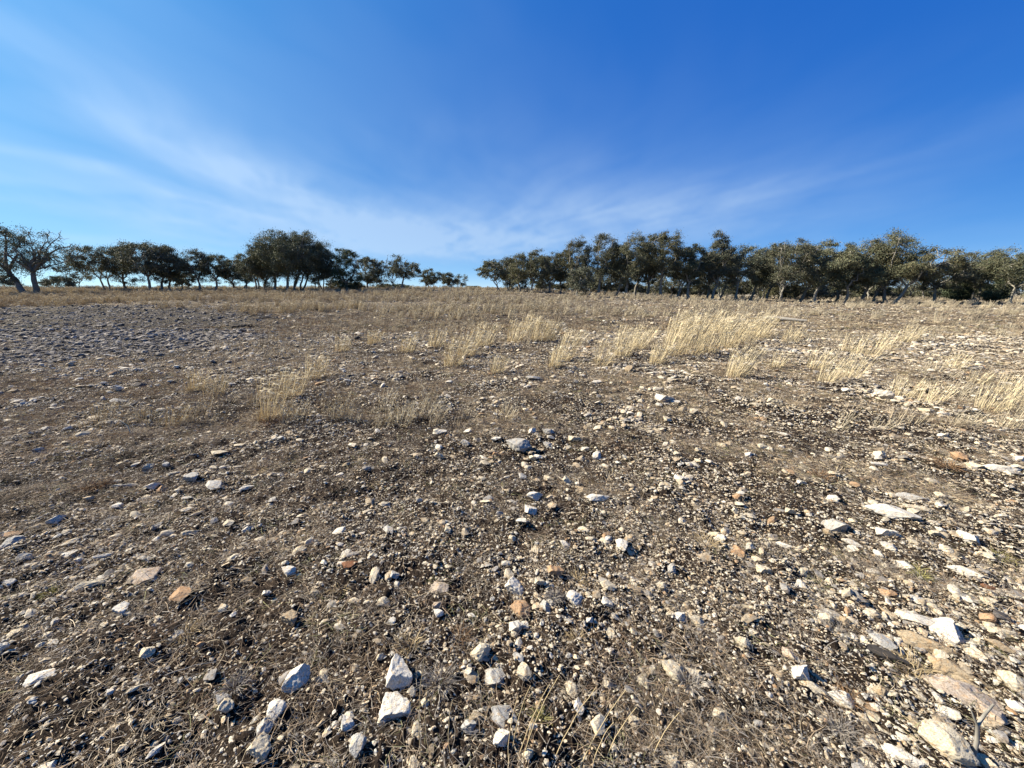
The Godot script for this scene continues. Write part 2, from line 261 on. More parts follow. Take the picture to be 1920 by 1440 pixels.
	[-2.323, -2.764, 0.097, 0.077, 0.058, 171, 6, "tan", "tan rounded rock behind the overhanging white stone"],
	[-2.033, -2.671, 0.107, 0.044, 0.035, 20, 12, "white", "larger white elongated stone right of the tan rounded rock"],
	[-3.135, -3.053, 0.119, 0.092, 0.075, 263, 4, "cream", "larger cream rounded stone behind the layered white rock of the left heap"],
	[-2.988, -3.063, 0.069, 0.055, 0.045, -22, 0, "grey", "small grey angular stone behind the layered white rock of the left heap"],
	[-2.774, -2.898, 0.092, 0.041, 0.028, 25, 14, "cream", "small cream elongated stone behind the orange tan rock of the left heap"],
	[-2.804, -2.733, 0.101, 0.080, 0.059, 15, 1, "white", "layered white rock of the left heap"],
	[-2.684, -2.681, 0.099, 0.072, 0.060, 124, 4, "orange", "orange tan rock of the left heap"],
	[-2.729, -2.589, 0.074, 0.063, 0.045, -19, 0, "cream", "small cream angular stone in front of the layered white rock of the left heap"],
	[-2.546, -2.805, 0.121, 0.113, 0.072, 1, 3, "grey", "larger grey angular stone left of the tan rounded rock"],
	[-2.796, -2.444, 0.069, 0.066, 0.040, -16, 0, "white", "small white angular stone left of the small dark grey stone"],
	[-3.020, -2.785, 0.105, 0.046, 0.030, 30, 14, "grey", "larger grey elongated stone left of the layered white rock of the left heap"],
	[-3.155, -2.806, 0.062, 0.052, 0.044, -10, 2, "cream", "small cream angular stone left of the layered white rock of the left heap"],
	[-1.951, -2.970, 0.071, 0.065, 0.039, -7, 3, "grey", "small grey angular stone right of the tan rounded rock"],
	[-2.463, -2.289, 0.053, 0.040, 0.033, 3, 0, "dark", "small dark grey stone"],
	[-2.938, -2.300, 0.064, 0.046, 0.017, -7, 7, "cream", "small cream flat stone left of the small dark grey stone"],
	[-2.567, -3.043, 0.070, 0.058, 0.041, 15, 3, "cream", "small cream angular stone in front of the pale flat stone on the left slope"],
	[-1.855, -2.238, 0.067, 0.058, 0.022, -11, 7, "cream", "small cream flat stone in front of the flat white stone with an overhanging edge"],
	[-1.698, -2.185, 0.067, 0.058, 0.040, 6, 1, "white", "small white angular stone in front of the flat white stone with an overhanging edge"],
	[2.161, -3.269, 0.082, 0.073, 0.052, 18, 1, "white", "boxy white rock in the right midfield"],
	[2.398, -3.403, 0.133, 0.057, 0.043, -15, 13, "cream", "larger cream elongated stone right of the boxy white rock in the right midfield"],
	[2.581, -3.435, 0.079, 0.066, 0.042, 15, 6, "white", "small white rounded stone right of the boxy white rock in the right midfield"],
	[2.893, -3.280, 0.094, 0.039, 0.026, -20, 14, "white", "small white elongated stone behind the flat orange stone"],
	[3.034, -3.289, 0.083, 0.067, 0.050, 191, 5, "cream", "small cream rounded stone left of the pale domed rock"],
	[3.555, -3.465, 0.124, 0.102, 0.034, 22, 7, "tan", "tan rock stacked behind the pale domed one"],
	[3.335, -3.238, 0.117, 0.100, 0.077, 213, 4, "cream", "pale domed rock on the stony ground"],
	[3.714, -3.331, 0.118, 0.085, 0.035, -40, 9, "white", "bluish white tilted stone"],
	[4.011, -3.197, 0.128, 0.106, 0.080, 302, 6, "orange", "orange and cream rock near the right edge"],
	[3.974, -3.042, 0.138, 0.122, 0.080, -4, 2, "cream", "larger cream angular stone right of the orange and cream rock"],
	[4.126, -2.980, 0.238, 0.094, 0.064, -25, 13, "white", "ridged white rock near the right edge"],
	[4.503, -3.166, 0.107, 0.092, 0.075, -1, 1, "white", "larger white angular stone right of the ridged white rock"],
	[2.308, -2.496, 0.087, 0.074, 0.061, 113, 6, "white", "small white rounded stone behind the squared grey white block"],
	[2.900, -2.536, 0.207, 0.081, 0.060, -35, 12, "grey", "grey slab behind the long white slab"],
	[2.789, -2.547, 0.058, 0.049, 0.035, 186, 5, "cream", "small cream rounded stone left of the grey slab behind the long white slab"],
	[2.786, -2.372, 0.165, 0.064, 0.049, -30, 14, "cream", "cream rock beside the long white slab"],
	[3.133, -2.547, 0.070, 0.058, 0.049, 123, 4, "cream", "small cream rounded stone right of the cream rock beside the long white slab"],
	[1.653, -2.547, 0.070, 0.052, 0.040, 177, 6, "orange", "small pale orange stone"],
	[2.506, -3.021, 0.127, 0.059, 0.036, -25, 12, "cream", "larger cream elongated stone behind the flat orange stone"],
	[2.473, -2.918, 0.076, 0.060, 0.025, 16, 8, "orange", "flat orange stone on the stony ground"],
	[3.130, -3.031, 0.133, 0.057, 0.039, -20, 14, "white", "larger white elongated stone in front of the pale domed rock"],
	[2.068, -3.527, 0.115, 0.092, 0.074, 7, 0, "cream", "larger cream angular stone left of the boxy white rock in the right midfield"],
	[4.394, -3.681, 0.088, 0.078, 0.048, -20, 2, "white", "small white angular stone behind the orange and cream rock"],
	[3.464, -4.890, 0.179, 0.165, 0.114, -22, 3, "cream", "cream rock in the pale stone line"],
	[5.121, -5.096, 0.258, 0.202, 0.152, 13, 0, "white", "pair of bright stones ahead of the right grass clumps"],
	[5.148, -4.559, 0.156, 0.130, 0.092, -20, 0, "cream", "notched cream rock on the stony ground"],
	[5.265, -4.466, 0.157, 0.063, 0.052, -15, 13, "white", "larger white elongated stone right of the notched cream rock"],
	[2.873, -3.806, 0.163, 0.117, 0.046, -15, 7, "white", "larger white flat stone in front of the cream rock in the pale stone line"],
	[10.801, -8.572, 0.233, 0.199, 0.078, 0, 7, "cream", "flat cream rock high on the right"],
	[3.153, -4.786, 0.150, 0.119, 0.039, -3, 9, "cream", "larger cream flat stone left of the cream rock in the pale stone line"],
	[4.093, -4.013, 0.109, 0.088, 0.034, 9, 8, "cream", "larger cream flat stone behind the tan rock stacked"],
	[7.866, -5.920, 0.177, 0.156, 0.060, -1, 7, "white", "larger white flat stone in front of the flat cream rock high on the right"],
	[2.934, -2.774, 0.070, 0.052, 0.019, 5, 7, "cream", "small cream flat stone left of the grey slab behind the long white slab"],
	[2.250, -2.732, 0.064, 0.049, 0.046, 2, 3, "white", "small white angular stone in front of the flat orange stone"],
	[3.387, -2.433, 0.073, 0.053, 0.021, -2, 8, "cream", "small cream flat stone in front of the ridged white rock"],
	[3.164, -2.402, 0.066, 0.050, 0.046, 24, 1, "cream", "small cream angular stone right of the cream rock beside the long white slab"],
	[2.726, -2.216, 0.056, 0.047, 0.036, 20, 2, "white", "small white angular stone in front of the cream rock beside the long white slab"],
	[2.267, -2.269, 0.053, 0.049, 0.035, -21, 2, "cream", "small cream angular stone right of the squared grey white block"],
	[1.907, -2.362, 0.064, 0.048, 0.045, -1, 3, "cream", "small cream angular stone left of the squared grey white block"],
	[1.550, -2.393, 0.059, 0.045, 0.039, 75, 10, "cream", "small cream pointed stone in front of the small pale orange stone"],
	[1.653, -3.145, 0.076, 0.069, 0.044, -1, 0, "cream", "small cream angular stone behind the pale double rock"],
	[1.535, -3.093, 0.095, 0.073, 0.053, 9, 0, "white", "larger white angular stone behind the pale double rock"],
	[2.882, -2.186, 0.075, 0.031, 0.021, -30, 14, "cream", "small cream elongated stone right of the cream rock beside the long white slab"],
	[3.259, -2.186, 0.054, 0.039, 0.016, 5, 9, "white", "second small white flat stone right of the elongated white rock"],
]

# x, distance ahead, height, crown bottom, crown offset, crown half width, style, label
const TREES := [
	[-49.40, 40.00, 6.71, 1.65, -2.38, 3.89, "open", "gnarled live oak with a forked dark trunk at the far left edge"],
	[-48.88, 40.60, 6.63, 1.75, 1.26, 4.39, "bare", "oak with bare twisted limbs reaching right over the left slope"],
	[-68.51, 60.00, 2.25, 0.05, 0.12, 2.15, "shrub", "rounded dark shrub behind the two gnarled left oaks"],
	[-79.76, 62.00, 2.12, 0.05, -0.25, 2.26, "shrub", "low scrubby bush behind the forked oak at the left edge"],
	[-62.24, 57.00, 3.67, 1.04, 0.15, 2.16, "thin", "small thin stemmed oak just left of the round topped oaks"],
	[-49.30, 48.00, 5.35, 1.76, 0.32, 3.11, "oak", "round topped oak with leaning twin stems, first of the left row"],
	[-47.81, 49.00, 5.30, 1.63, 0.46, 1.89, "oak", "narrow oak between the two round topped left oaks"],
	[-42.87, 47.00, 5.63, 1.83, 0.16, 3.22, "oak", "broad domed oak, tallest of the far left row"],
	[-42.55, 48.00, 5.23, 1.70, 1.07, 2.40, "oak", "oak on the right flank of the broad domed oak"],
	[-43.11, 50.00, 4.11, 1.30, 0.88, 2.08, "oak", "low dark oak at the end of the domed row"],
	[-45.71, 55.00, 2.85, 0.65, -0.07, 1.69, "oak", "short dark oak in the dip right of the domed row"],
	[-38.60, 49.00, 4.87, 1.70, -0.03, 1.92, "oak", "bushy oak with a tufted peak left of the dark hollow"],
	[-37.63, 50.00, 4.49, 1.49, 0.34, 1.69, "oak", "slim oak beside the bushy tufted oak"],
	[-36.68, 52.00, 3.87, 1.27, 0.21, 1.84, "oak", "low oak in the gap left of the great clump"],
	[-34.32, 51.00, 4.47, 1.15, 0.55, 1.89, "oak", "grey green oak on the left shoulder of the great clump"],
	[-30.75, 47.40, 4.72, 1.58, 0.26, 1.75, "oak", "oak with a forked trunk at the left foot of the great clump"],
	[-29.96, 48.20, 5.61, 1.58, 0.33, 2.15, "oak", "left inner oak of the great clump"],
	[-28.14, 47.00, 6.39, 1.83, 0.51, 2.68, "oak", "left crown of the tall great clump"],
	[-26.05, 46.00, 6.75, 1.95, 0.12, 3.05, "oak", "tallest middle oak of the great clump"],
	[-25.98, 47.00, 6.62, 1.95, 1.21, 3.04, "oak", "right crown of the great clump"],
	[-25.49, 48.00, 6.19, 1.83, 1.23, 2.81, "oak", "right outer oak of the great clump with a straight trunk"],
	[-25.25, 50.50, 4.89, 1.42, 0.38, 1.47, "thin", "spindly oak tucked beside the great clump"],
	[-23.51, 49.00, 5.24, 1.63, 0.36, 1.77, "oak", "feathery oak standing right of the great clump"],
	[-23.57, 51.00, 3.57, 1.15, 0.34, 1.31, "thin", "small oak below the feathery oak"],
	[-19.63, 47.00, 4.99, 0.49, 0.10, 1.68, "column", "column shaped oak wrapped in ivy with a thick trunk"],
	[-23.64, 54.00, 1.38, 0.18, 0.07, 2.26, "shrub", "dark bush left of the foot of the ivy column oak"],
	[-20.82, 53.50, 1.11, 0.20, -0.22, 1.08, "shrub", "dark bush right of the foot of the ivy column oak"],
	[-18.76, 52.00, 4.06, 1.00, 0.11, 1.80, "oak", "loose small oak right of the ivy column oak"],
	[-18.17, 54.00, 3.86, 0.82, 0.36, 1.24, "thin", "thin oak right of the loose small oak"],
	[-15.76, 53.00, 5.03, 0.05, -0.11, 1.04, "dead", "bare leafless tree with thin grey branches"],
	[-14.55, 52.00, 4.26, 1.60, 0.70, 2.08, "oak", "tilted oak beside the bare leafless tree"],
	[-18.18, 58.00, 0.73, 0.05, 0.63, 2.82, "shrub", "low brush under the bare leafless tree"],
	[-13.15, 62.00, 2.83, 0.59, 0.63, 1.80, "oak", "small leaning oak standing alone on the skyline"],
	[-10.08, 66.00, 2.19, 0.22, -0.36, 1.34, "oak", "tiny skyline oak, left of the pair"],
	[-9.01, 68.00, 2.15, 0.13, 0.32, 1.24, "thin", "tiny skyline oak, right of the pair"],
	[-7.39, 76.00, 0.27, 0.05, 0.05, 1.69, "shrub", "speck of brush on the open skyline gap"],
	[-1.76, 52.00, 3.84, 1.37, -0.81, 2.00, "oak", "spreading oak at the left end of the right grove"],
	[-0.50, 53.00, 4.03, 1.24, 0.07, 1.29, "oak", "bent oak second from the open gap"],
	[1.00, 49.50, 4.62, 1.46, 0.03, 1.91, "oak", "olive oak with a broad low crown near the gap"],
	[2.49, 48.50, 4.78, 1.38, 0.72, 1.64, "oak", "twin peaked dark oak near the gap"],
	[4.73, 50.00, 4.68, 1.30, 0.57, 1.66, "oak", "oak with a flat top right of the twin peaked oak"],
	[6.14, 50.50, 5.20, 1.34, 0.38, 1.47, "oak", "oak right behind the small leaning front oak"],
	[7.39, 48.00, 6.51, 1.79, 0.58, 1.69, "tall", "tall oak with a knobbed top above the small leaning front oak"],
	[6.84, 40.50, 3.14, 0.84, 0.11, 1.42, "lean", "small leaning oak standing in front of the right grove"],
	[10.40, 47.50, 7.04, 2.08, 0.71, 1.93, "tall", "tall oak with an S shaped upper limb"],
	[12.38, 47.00, 5.61, 1.72, 0.29, 1.30, "oak", "grey stemmed oak below the S limbed oak"],
	[13.43, 46.00, 7.04, 2.00, 0.37, 1.99, "tall", "pointed olive oak in the middle of the grove"],
	[15.21, 48.50, 6.14, 1.83, 0.39, 1.31, "oak", "oak filling behind the pointed olive oak"],
	[16.18, 47.50, 7.03, 1.99, 0.48, 1.51, "tall", "oak with sprawling thin upper limbs"],
	[17.09, 45.00, 7.17, 2.48, 0.15, 1.98, "tall", "tall oak with a pale straight trunk and arched limbs"],
	[19.35, 46.50, 5.59, 2.10, 0.63, 1.51, "oak", "bushy oak right of the pale trunked tall oak"],
	[20.25, 45.00, 5.78, 1.89, 0.03, 1.37, "oak", "oak with a fan of dark low stems"],
	[22.94, 46.50, 5.36, 1.97, 0.28, 1.41, "oak", "oak left of the plume topped tree"],
	[22.99, 45.00, 7.47, 2.09, 0.24, 1.82, "plume", "plume topped tree rising above the grove"],
	[24.96, 47.00, 5.28, 1.97, 0.38, 1.21, "oak", "oak right of the plume topped tree"],
	[25.54, 45.00, 5.87, 1.92, 0.58, 1.98, "oak", "rounded grey green oak behind the thin stake"],
	[27.85, 46.00, 5.78, 1.91, 0.62, 1.49, "oak", "oak with low forks right of the thin stake"],
	[29.19, 45.00, 6.22, 1.99, 0.49, 1.46, "oak", "oak left of the pale curved trunk"],
	[28.66, 42.00, 6.43, 1.85, 0.68, 2.67, "oak", "broad oak on a pale curved trunk"],
	[31.55, 43.00, 6.15, 1.89, 0.78, 1.66, "oak", "oak right of the pale curved trunk"],
	[31.58, 41.00, 5.84, 2.09, 0.91, 2.63, "leanr", "oak sloping up to the right with a long low limb"],
	[36.03, 43.50, 5.94, 1.79, 0.41, 1.41, "oak", "oak behind the V forked trunk"],
	[33.84, 40.00, 5.10, 1.67, 0.08, 1.86, "oak", "oak with a V forked pale trunk"],
	[36.40, 41.00, 6.10, 1.78, 0.47, 2.02, "oak", "oak right of the V forked trunk"],
	[39.17, 42.50, 5.74, 1.79, 0.29, 1.44, "oak", "oak between the V fork and the high peaked tree"],
	[38.08, 39.80, 6.95, 1.78, -0.70, 2.53, "tall", "high peaked tree, tallest on the right"],
	[37.63, 39.00, 5.35, 2.08, 2.16, 3.53, "leanr", "great leaning oak with a wide crown to the right"],
	[43.51, 40.50, 4.12, 1.46, 0.38, 2.19, "oak", "low oak on a short pale trunk near the right edge"],
	[47.22, 42.00, 2.71, 0.13, 0.23, 1.48, "cedar", "dark cedar between the last oaks on the right"],
	[47.61, 40.50, 5.14, 1.57, 0.22, 2.19, "oak", "oak second from the right edge"],
	[46.93, 38.50, 2.22, 0.15, 0.10, 1.14, "cedar", "dark cedar under the last oak on the right"],
	[47.10, 37.00, 4.65, 1.77, 0.42, 3.37, "oak", "last broad oak at the right edge"],
	[48.89, 36.00, 5.11, 1.48, 0.36, 3.28, "oak", "oak cut off by the right edge"],
	[0.15, 57.14, 4.29, 0.05, 0.00, 2.36, "oak", "shaded back row oak behind the olive oak"],
	[4.51, 60.63, 5.09, 0.05, 0.00, 2.03, "oak", "shaded back row oak behind the twin peaked oak"],
	[7.90, 57.33, 3.76, 0.13, 0.00, 2.08, "thin", "shaded back row oak behind the flat topped oak"],
	[11.83, 62.53, 4.68, 0.20, 0.00, 2.51, "thin", "shaded back row oak behind the knobbed oak"],
	[14.77, 60.71, 4.89, 0.39, 0.00, 2.82, "oak", "shaded back row oak behind the S limbed oak"],
	[17.16, 61.04, 4.71, 0.51, 0.00, 2.04, "oak", "shaded back row oak behind the grey stemmed oak"],
	[20.74, 57.71, 4.56, 0.73, 0.00, 1.90, "thin", "shaded back row oak behind the sprawling limbed oak"],
	[24.59, 61.47, 5.13, 0.84, 0.00, 2.87, "oak", "shaded back row oak behind the pale trunked tall oak"],
	[27.85, 58.55, 5.42, 0.98, 0.00, 2.66, "oak", "shaded back row oak behind the fan stemmed oak"],
	[34.17, 62.91, 6.25, 1.03, 0.00, 2.14, "thin", "shaded back row oak behind the plume topped tree"],
	[37.44, 63.69, 5.60, 1.03, 0.00, 2.52, "thin", "shaded back row oak behind the rounded grey green oak"],
	[33.02, 52.55, 5.23, 1.12, 0.00, 2.03, "oak", "shaded back row oak behind the low forked oak"],
	[37.45, 53.09, 4.86, 1.12, 0.00, 2.50, "oak", "shaded back row oak behind the pale curved trunk"],
	[41.47, 54.99, 4.99, 1.10, 0.00, 2.67, "thin", "shaded back row oak behind the sloping oak"],
	[44.02, 55.02, 4.70, 1.10, 0.00, 2.65, "oak", "shaded back row oak behind the long low limb"],
	[46.84, 54.00, 4.73, 1.11, 0.00, 1.94, "oak", "shaded back row oak behind the V forked trunk"],
	[46.31, 50.99, 4.54, 1.14, 0.00, 1.71, "oak", "shaded back row oak behind the high peaked tree"],
	[50.15, 49.62, 4.96, 1.16, 0.00, 2.25, "thin", "shaded back row oak behind the great leaning oak"],
	[53.47, 51.06, 4.52, 1.14, 0.00, 2.29, "thin", "shaded back row oak behind the low short trunked oak"],
	[58.70, 53.30, 4.83, 1.12, 0.00, 1.77, "thin", "shaded back row oak behind the cedar between the last oaks"],
	[63.74, 55.17, 5.21, 1.09, 0.00, 2.67, "oak", "shaded back row oak behind the second last oak"],
	[5.73, 60.62, 1.07, 0.05, 0.00, 2.59, "shrub", "dim understory brush behind the oak with a flat top right of the twin peaked oak"],
	[8.82, 61.58, 1.49, 0.05, 0.00, 2.21, "shrub", "dim understory brush behind the tall oak with a knobbed top"],
	[11.75, 61.25, 2.15, 0.05, 0.00, 3.06, "shrub", "dim understory brush behind the small leaning oak standing in front of the right grove"],
	[15.04, 62.51, 1.01, 0.05, 0.00, 3.52, "shrub", "dim understory brush behind the tall oak with an S shaped upper limb"],
	[18.22, 63.02, 1.91, 0.05, 0.00, 3.59, "shrub", "dim understory brush behind the pointed olive oak in the middle of the grove"],
	[22.01, 65.15, 1.92, 0.05, 0.00, 3.11, "shrub", "dim understory brush behind the oak with sprawling thin upper limbs"],
	[25.11, 64.96, 1.52, 0.05, 0.00, 3.17, "shrub", "dim understory brush behind the tall oak with a pale straight trunk and arched limbs"],
	[27.61, 63.45, 1.93, 0.05, 0.00, 3.01, "shrub", "dim understory brush behind the oak with a fan of dark low stems"],
	[30.19, 62.41, 1.60, 0.05, 0.00, 2.55, "shrub", "dim understory brush behind the oak left of the plume topped tree"],
	[34.28, 64.39, 3.10, 0.05, 0.00, 3.08, "shrub", "dim understory brush behind the oak right of the plume topped tree"],
	[37.56, 64.64, 3.10, 0.05, 0.00, 2.92, "shrub", "dim understory brush behind the oak with low forks right of the thin stake"],
	[40.97, 65.06, 3.05, 0.05, 0.00, 3.26, "shrub", "dim understory brush behind the oak left of the pale curved trunk"],
	[37.49, 55.26, 2.02, 0.05, 0.00, 2.78, "shrub", "dim understory brush behind the broad oak on a pale curved trunk"],
	[41.40, 56.95, 1.95, 0.05, 0.00, 2.49, "shrub", "dim understory brush behind the oak right of the pale curved trunk"],
	[40.66, 52.42, 2.00, 0.09, 0.00, 1.87, "shrub", "dim understory brush behind the oak sloping up to the right with a long low limb"],
	[44.31, 53.76, 2.29, 0.05, 0.00, 3.15, "shrub", "dim understory brush behind the oak with a V forked pale trunk"],
	[47.35, 54.24, 2.41, 0.05, 0.00, 2.69, "shrub", "dim understory brush behind the oak right of the V forked trunk"],
	[50.30, 54.58, 2.12, 0.05, 0.00, 2.33, "shrub", "dim understory brush behind the oak between the V fork and the high peaked tree"],
	[53.01, 54.64, 1.89, 0.05, 0.00, 2.32, "shrub", "dim understory brush behind the great leaning oak with a wide crown to the right"],
	[57.04, 55.98, 1.95, 0.05, 0.00, 2.00, "shrub", "dim understory brush behind the low oak on a short pale trunk near the right edge"],
	[57.18, 53.56, 1.85, 0.05, 0.00, 2.29, "shrub", "dim understory brush behind the oak second from the right edge"],
	[59.51, 53.31, 2.31, 0.06, 0.00, 2.18, "shrub", "dim understory brush behind the last broad oak at the right edge"],
	[61.40, 52.71, 2.44, 0.08, 0.00, 2.75, "shrub", "dim understory brush behind the high peaked tree"],
	[70.18, 57.83, 2.36, 0.05, 0.00, 2.50, "shrub", "dim understory brush behind the plume topped tree rising above the grove"],
	[67.13, 53.18, 2.43, 0.07, 0.00, 2.98, "shrub", "dim understory brush behind the bushy oak right of the pale trunked tall oak"],
]

# x, z, height, half width, label
const CLUMPS := [
	[3.46, -8.35, 0.98, 0.20, "tall straw grass clump at the left front of the dense stand"],
	[3.99, -8.63, 1.02, 0.21, "tall straw grass clump second from left in the dense stand"],
	[4.56, -8.92, 1.01, 0.21, "tall straw grass clump in the middle of the dense stand"],
	[5.36, -9.55, 0.99, 0.20, "tall straw grass clump right of middle in the dense stand"],
	[6.34, -10.47, 0.98, 0.22, "tall straw grass clump near the right end of the dense stand"],
	[7.24, -11.34, 0.92, 0.20, "straw grass clump at the right end of the dense stand"],
	[2.91, -7.64, 0.48, 0.14, "short straw grass clump in front of the dense stand"],
	[4.51, -10.62, 0.91, 0.21, "straw grass clump at the back left of the dense stand"],
	[5.60, -11.52, 0.90, 0.24, "straw grass clump at the back middle of the dense stand"],
	[6.65, -12.31, 0.88, 0.26, "straw grass clump at the back right of the dense stand"],
	[5.84, -13.42, 0.79, 0.24, "straw grass clump farthest back in the dense stand"],
	[3.83, -6.45, 0.68, 0.12, "lone bright straw grass clump in front of the dense stand"],
	[1.06, -7.85, 0.82, 0.14, "straw grass clump in the middle of the field, narrow and upright"],
	[0.80, -7.11, 0.45, 0.10, "low straw grass clump left of the narrow upright clump"],
	[1.73, -7.42, 0.70, 0.16, "straw grass clump right of the narrow upright clump"],
	[2.40, -8.34, 0.79, 0.18, "straw grass clump left of the dense stand"],
	[3.04, -9.26, 0.72, 0.16, "thin straw grass clump touching the dense stand on its left"],
	[-1.15, -7.30, 0.69, 0.15, "pale straw grass clump farthest left of the central row"],
	[-1.03, -8.30, 0.78, 0.15, "pale straw grass clump second in the central row"],
	[-0.74, -9.60, 0.78, 0.17, "leaning straw grass clump third in the central row"],
	[0.07, -10.52, 0.72, 0.19, "straw grass clump fourth in the central row"],
	[0.66, -10.53, 0.75, 0.21, "straw grass clump fifth in the central row"],
	[1.03, -10.53, 0.66, 0.18, "straw grass clump behind the narrow upright clump"],
	[0.54, -12.91, 0.68, 0.21, "straw grass clump far back in the central row"],
	[5.05, -6.01, 0.62, 0.12, "straw grass clump at the front of the right meadow"],
	[5.61, -6.23, 0.60, 0.12, "straw grass clump beside the front right meadow clump"],
	[5.75, -7.16, 0.57, 0.13, "straw grass clump behind the front right meadow clump"],
	[7.87, -8.43, 0.66, 0.18, "wide straw grass clump in the right meadow"],
	[9.19, -9.39, 0.65, 0.17, "straw grass clump right of the wide meadow clump"],
	[7.92, -8.98, 0.56, 0.16, "straw grass clump left of the wide meadow clump"],
	[5.56, -5.28, 0.43, 0.11, "straw grass clump among bright stones on the right"],
	[5.55, -4.92, 0.38, 0.11, "straw grass clump with flattened stems among bright stones"],
	[8.45, -7.20, 0.41, 0.13, "small straw grass clump high on the right"],
	[5.92, -4.57, 0.48, 0.09, "upright straw grass clump left of the edge clump"],
	[6.21, -4.53, 0.55, 0.10, "straw grass clump at the right edge"],
	[7.28, -5.49, 0.44, 0.10, "straw grass clump behind the right edge clump"],
	[5.00, -7.15, 0.41, 0.10, "sparse grass clump between the lone clump and the right meadow"],
	[7.41, -5.96, 0.32, 0.10, "small grass clump behind the upright right clump"],
	[-2.79, -4.20, 0.66, 0.10, "straw grass clump with a dark brown base on the left"],
	[-3.13, -5.24, 0.54, 0.11, "straw grass clump behind the dark based clump"],
	[-3.33, -6.33, 0.50, 0.13, "straw grass clump farthest from the dark based clump"],
	[-4.69, -5.52, 0.39, 0.10, "low straw grass clump on the left slope"],
	[-4.29, -5.36, 0.34, 0.12, "spreading straw grass clump on the left slope"],
	[-3.95, -8.82, 0.41, 0.15, "faint grass clump left of the central row"],
	[-2.47, -8.83, 0.47, 0.15, "thin brown grass clump near the dark stump"],
	[-0.28, -6.67, 0.36, 0.09, "small dry grass clump in front of the central row"],
	[11.14, -10.82, 0.57, 0.18, "straw grass clump near the far right grass"],
	[7.75, -10.71, 0.50, 0.16, "straw grass clump behind the sparse clump"],
	[-3.63, -10.01, 0.44, 0.14, "little grass clump right of the dark stump"],
	[-1.94, -9.59, 0.51, 0.15, "wispy grass clump just left of the central row"],
]

# x, z, half width, height, kind, label
const TUFTS := [
	[-0.28, -1.19, 0.084, 0.078, "twig", "grey twiggy dead tuft beside the large smooth white rock"],
	[-1.07, -1.17, 0.052, 0.056, "twig", "brown twiggy tuft left of the rounded grey white rock"],
	[-1.45, -1.40, 0.073, 0.053, "straw", "straw coloured flattened tuft in the left foreground"],
	[1.17, -2.02, 0.071, 0.096, "straw", "dry tuft left of the rusty orange stone"],
	[0.34, -1.72, 0.054, 0.055, "straw", "dry tuft between the pale orange rock and the flat cream stone"],
	[0.21, -1.57, 0.043, 0.051, "twig", "grey tuft right of the domed orange rock"],
	[0.28, -1.38, 0.050, 0.053, "straw", "fine straw tuft on bare soil in the centre foreground"],
	[1.43, -1.40, 0.063, 0.061, "twig", "grey twiggy tuft under the white wedge"],
	[1.63, -1.25, 0.082, 0.075, "straw", "curly straw tuft below the broken slab trio"],
	[1.14, -1.02, 0.046, 0.061, "twig", "silver grey twiggy tuft at the bottom right"],
	[3.69, -3.01, 0.131, 0.102, "brown", "low brown dead bush near the right edge"],
	[-2.33, -1.64, 0.035, 0.044, "green", "yellow green tuft left of the knobbly long rock"],
	[2.83, -1.92, 0.065, 0.060, "green", "green tuft by the right edge"],
	[2.18, -1.76, 0.050, 0.056, "green", "yellowish tuft behind the broken slab trio"],
	[1.28, -1.14, 0.050, 0.061, "brown", "brown tuft between the cream pair and the long pinkish slab"],
	[-2.66, -4.03, 0.102, 0.151, "brown", "dark brown base of dead stalks on the left"],
	[2.10, -1.87, 0.060, 0.058, "twig", "grey tuft right of the white right hand cluster"],
	[-0.88, -1.67, 0.062, 0.053, "straw", "dry grass tuft left of the small pinkish flat stone"],
	[-0.24, -1.40, 0.069, 0.064, "brown", "brown tuft above the humped cream rock"],
	[0.10, -1.05, 0.028, 0.043, "green", "small green sprig by the long stems"],
	[-0.44, -1.35, 0.048, 0.069, "straw", "straw tuft at the top of the large smooth rock"],
	[-2.20, -3.04, 0.110, 0.076, "straw", "pale low tuft on the left slope"],
	[2.47, -2.81, 0.078, 0.058, "brown", "brown tuft behind the flat orange stone"],
	[0.69, -1.19, 0.047, 0.056, "twig", "tangled twig tuft left of the ragged white rock"],
	[-3.21, -2.69, 0.097, 0.074, "brown", "dark low tuft at the left of the left heap"],
]

# ------------------------------------------------------------------ small helpers

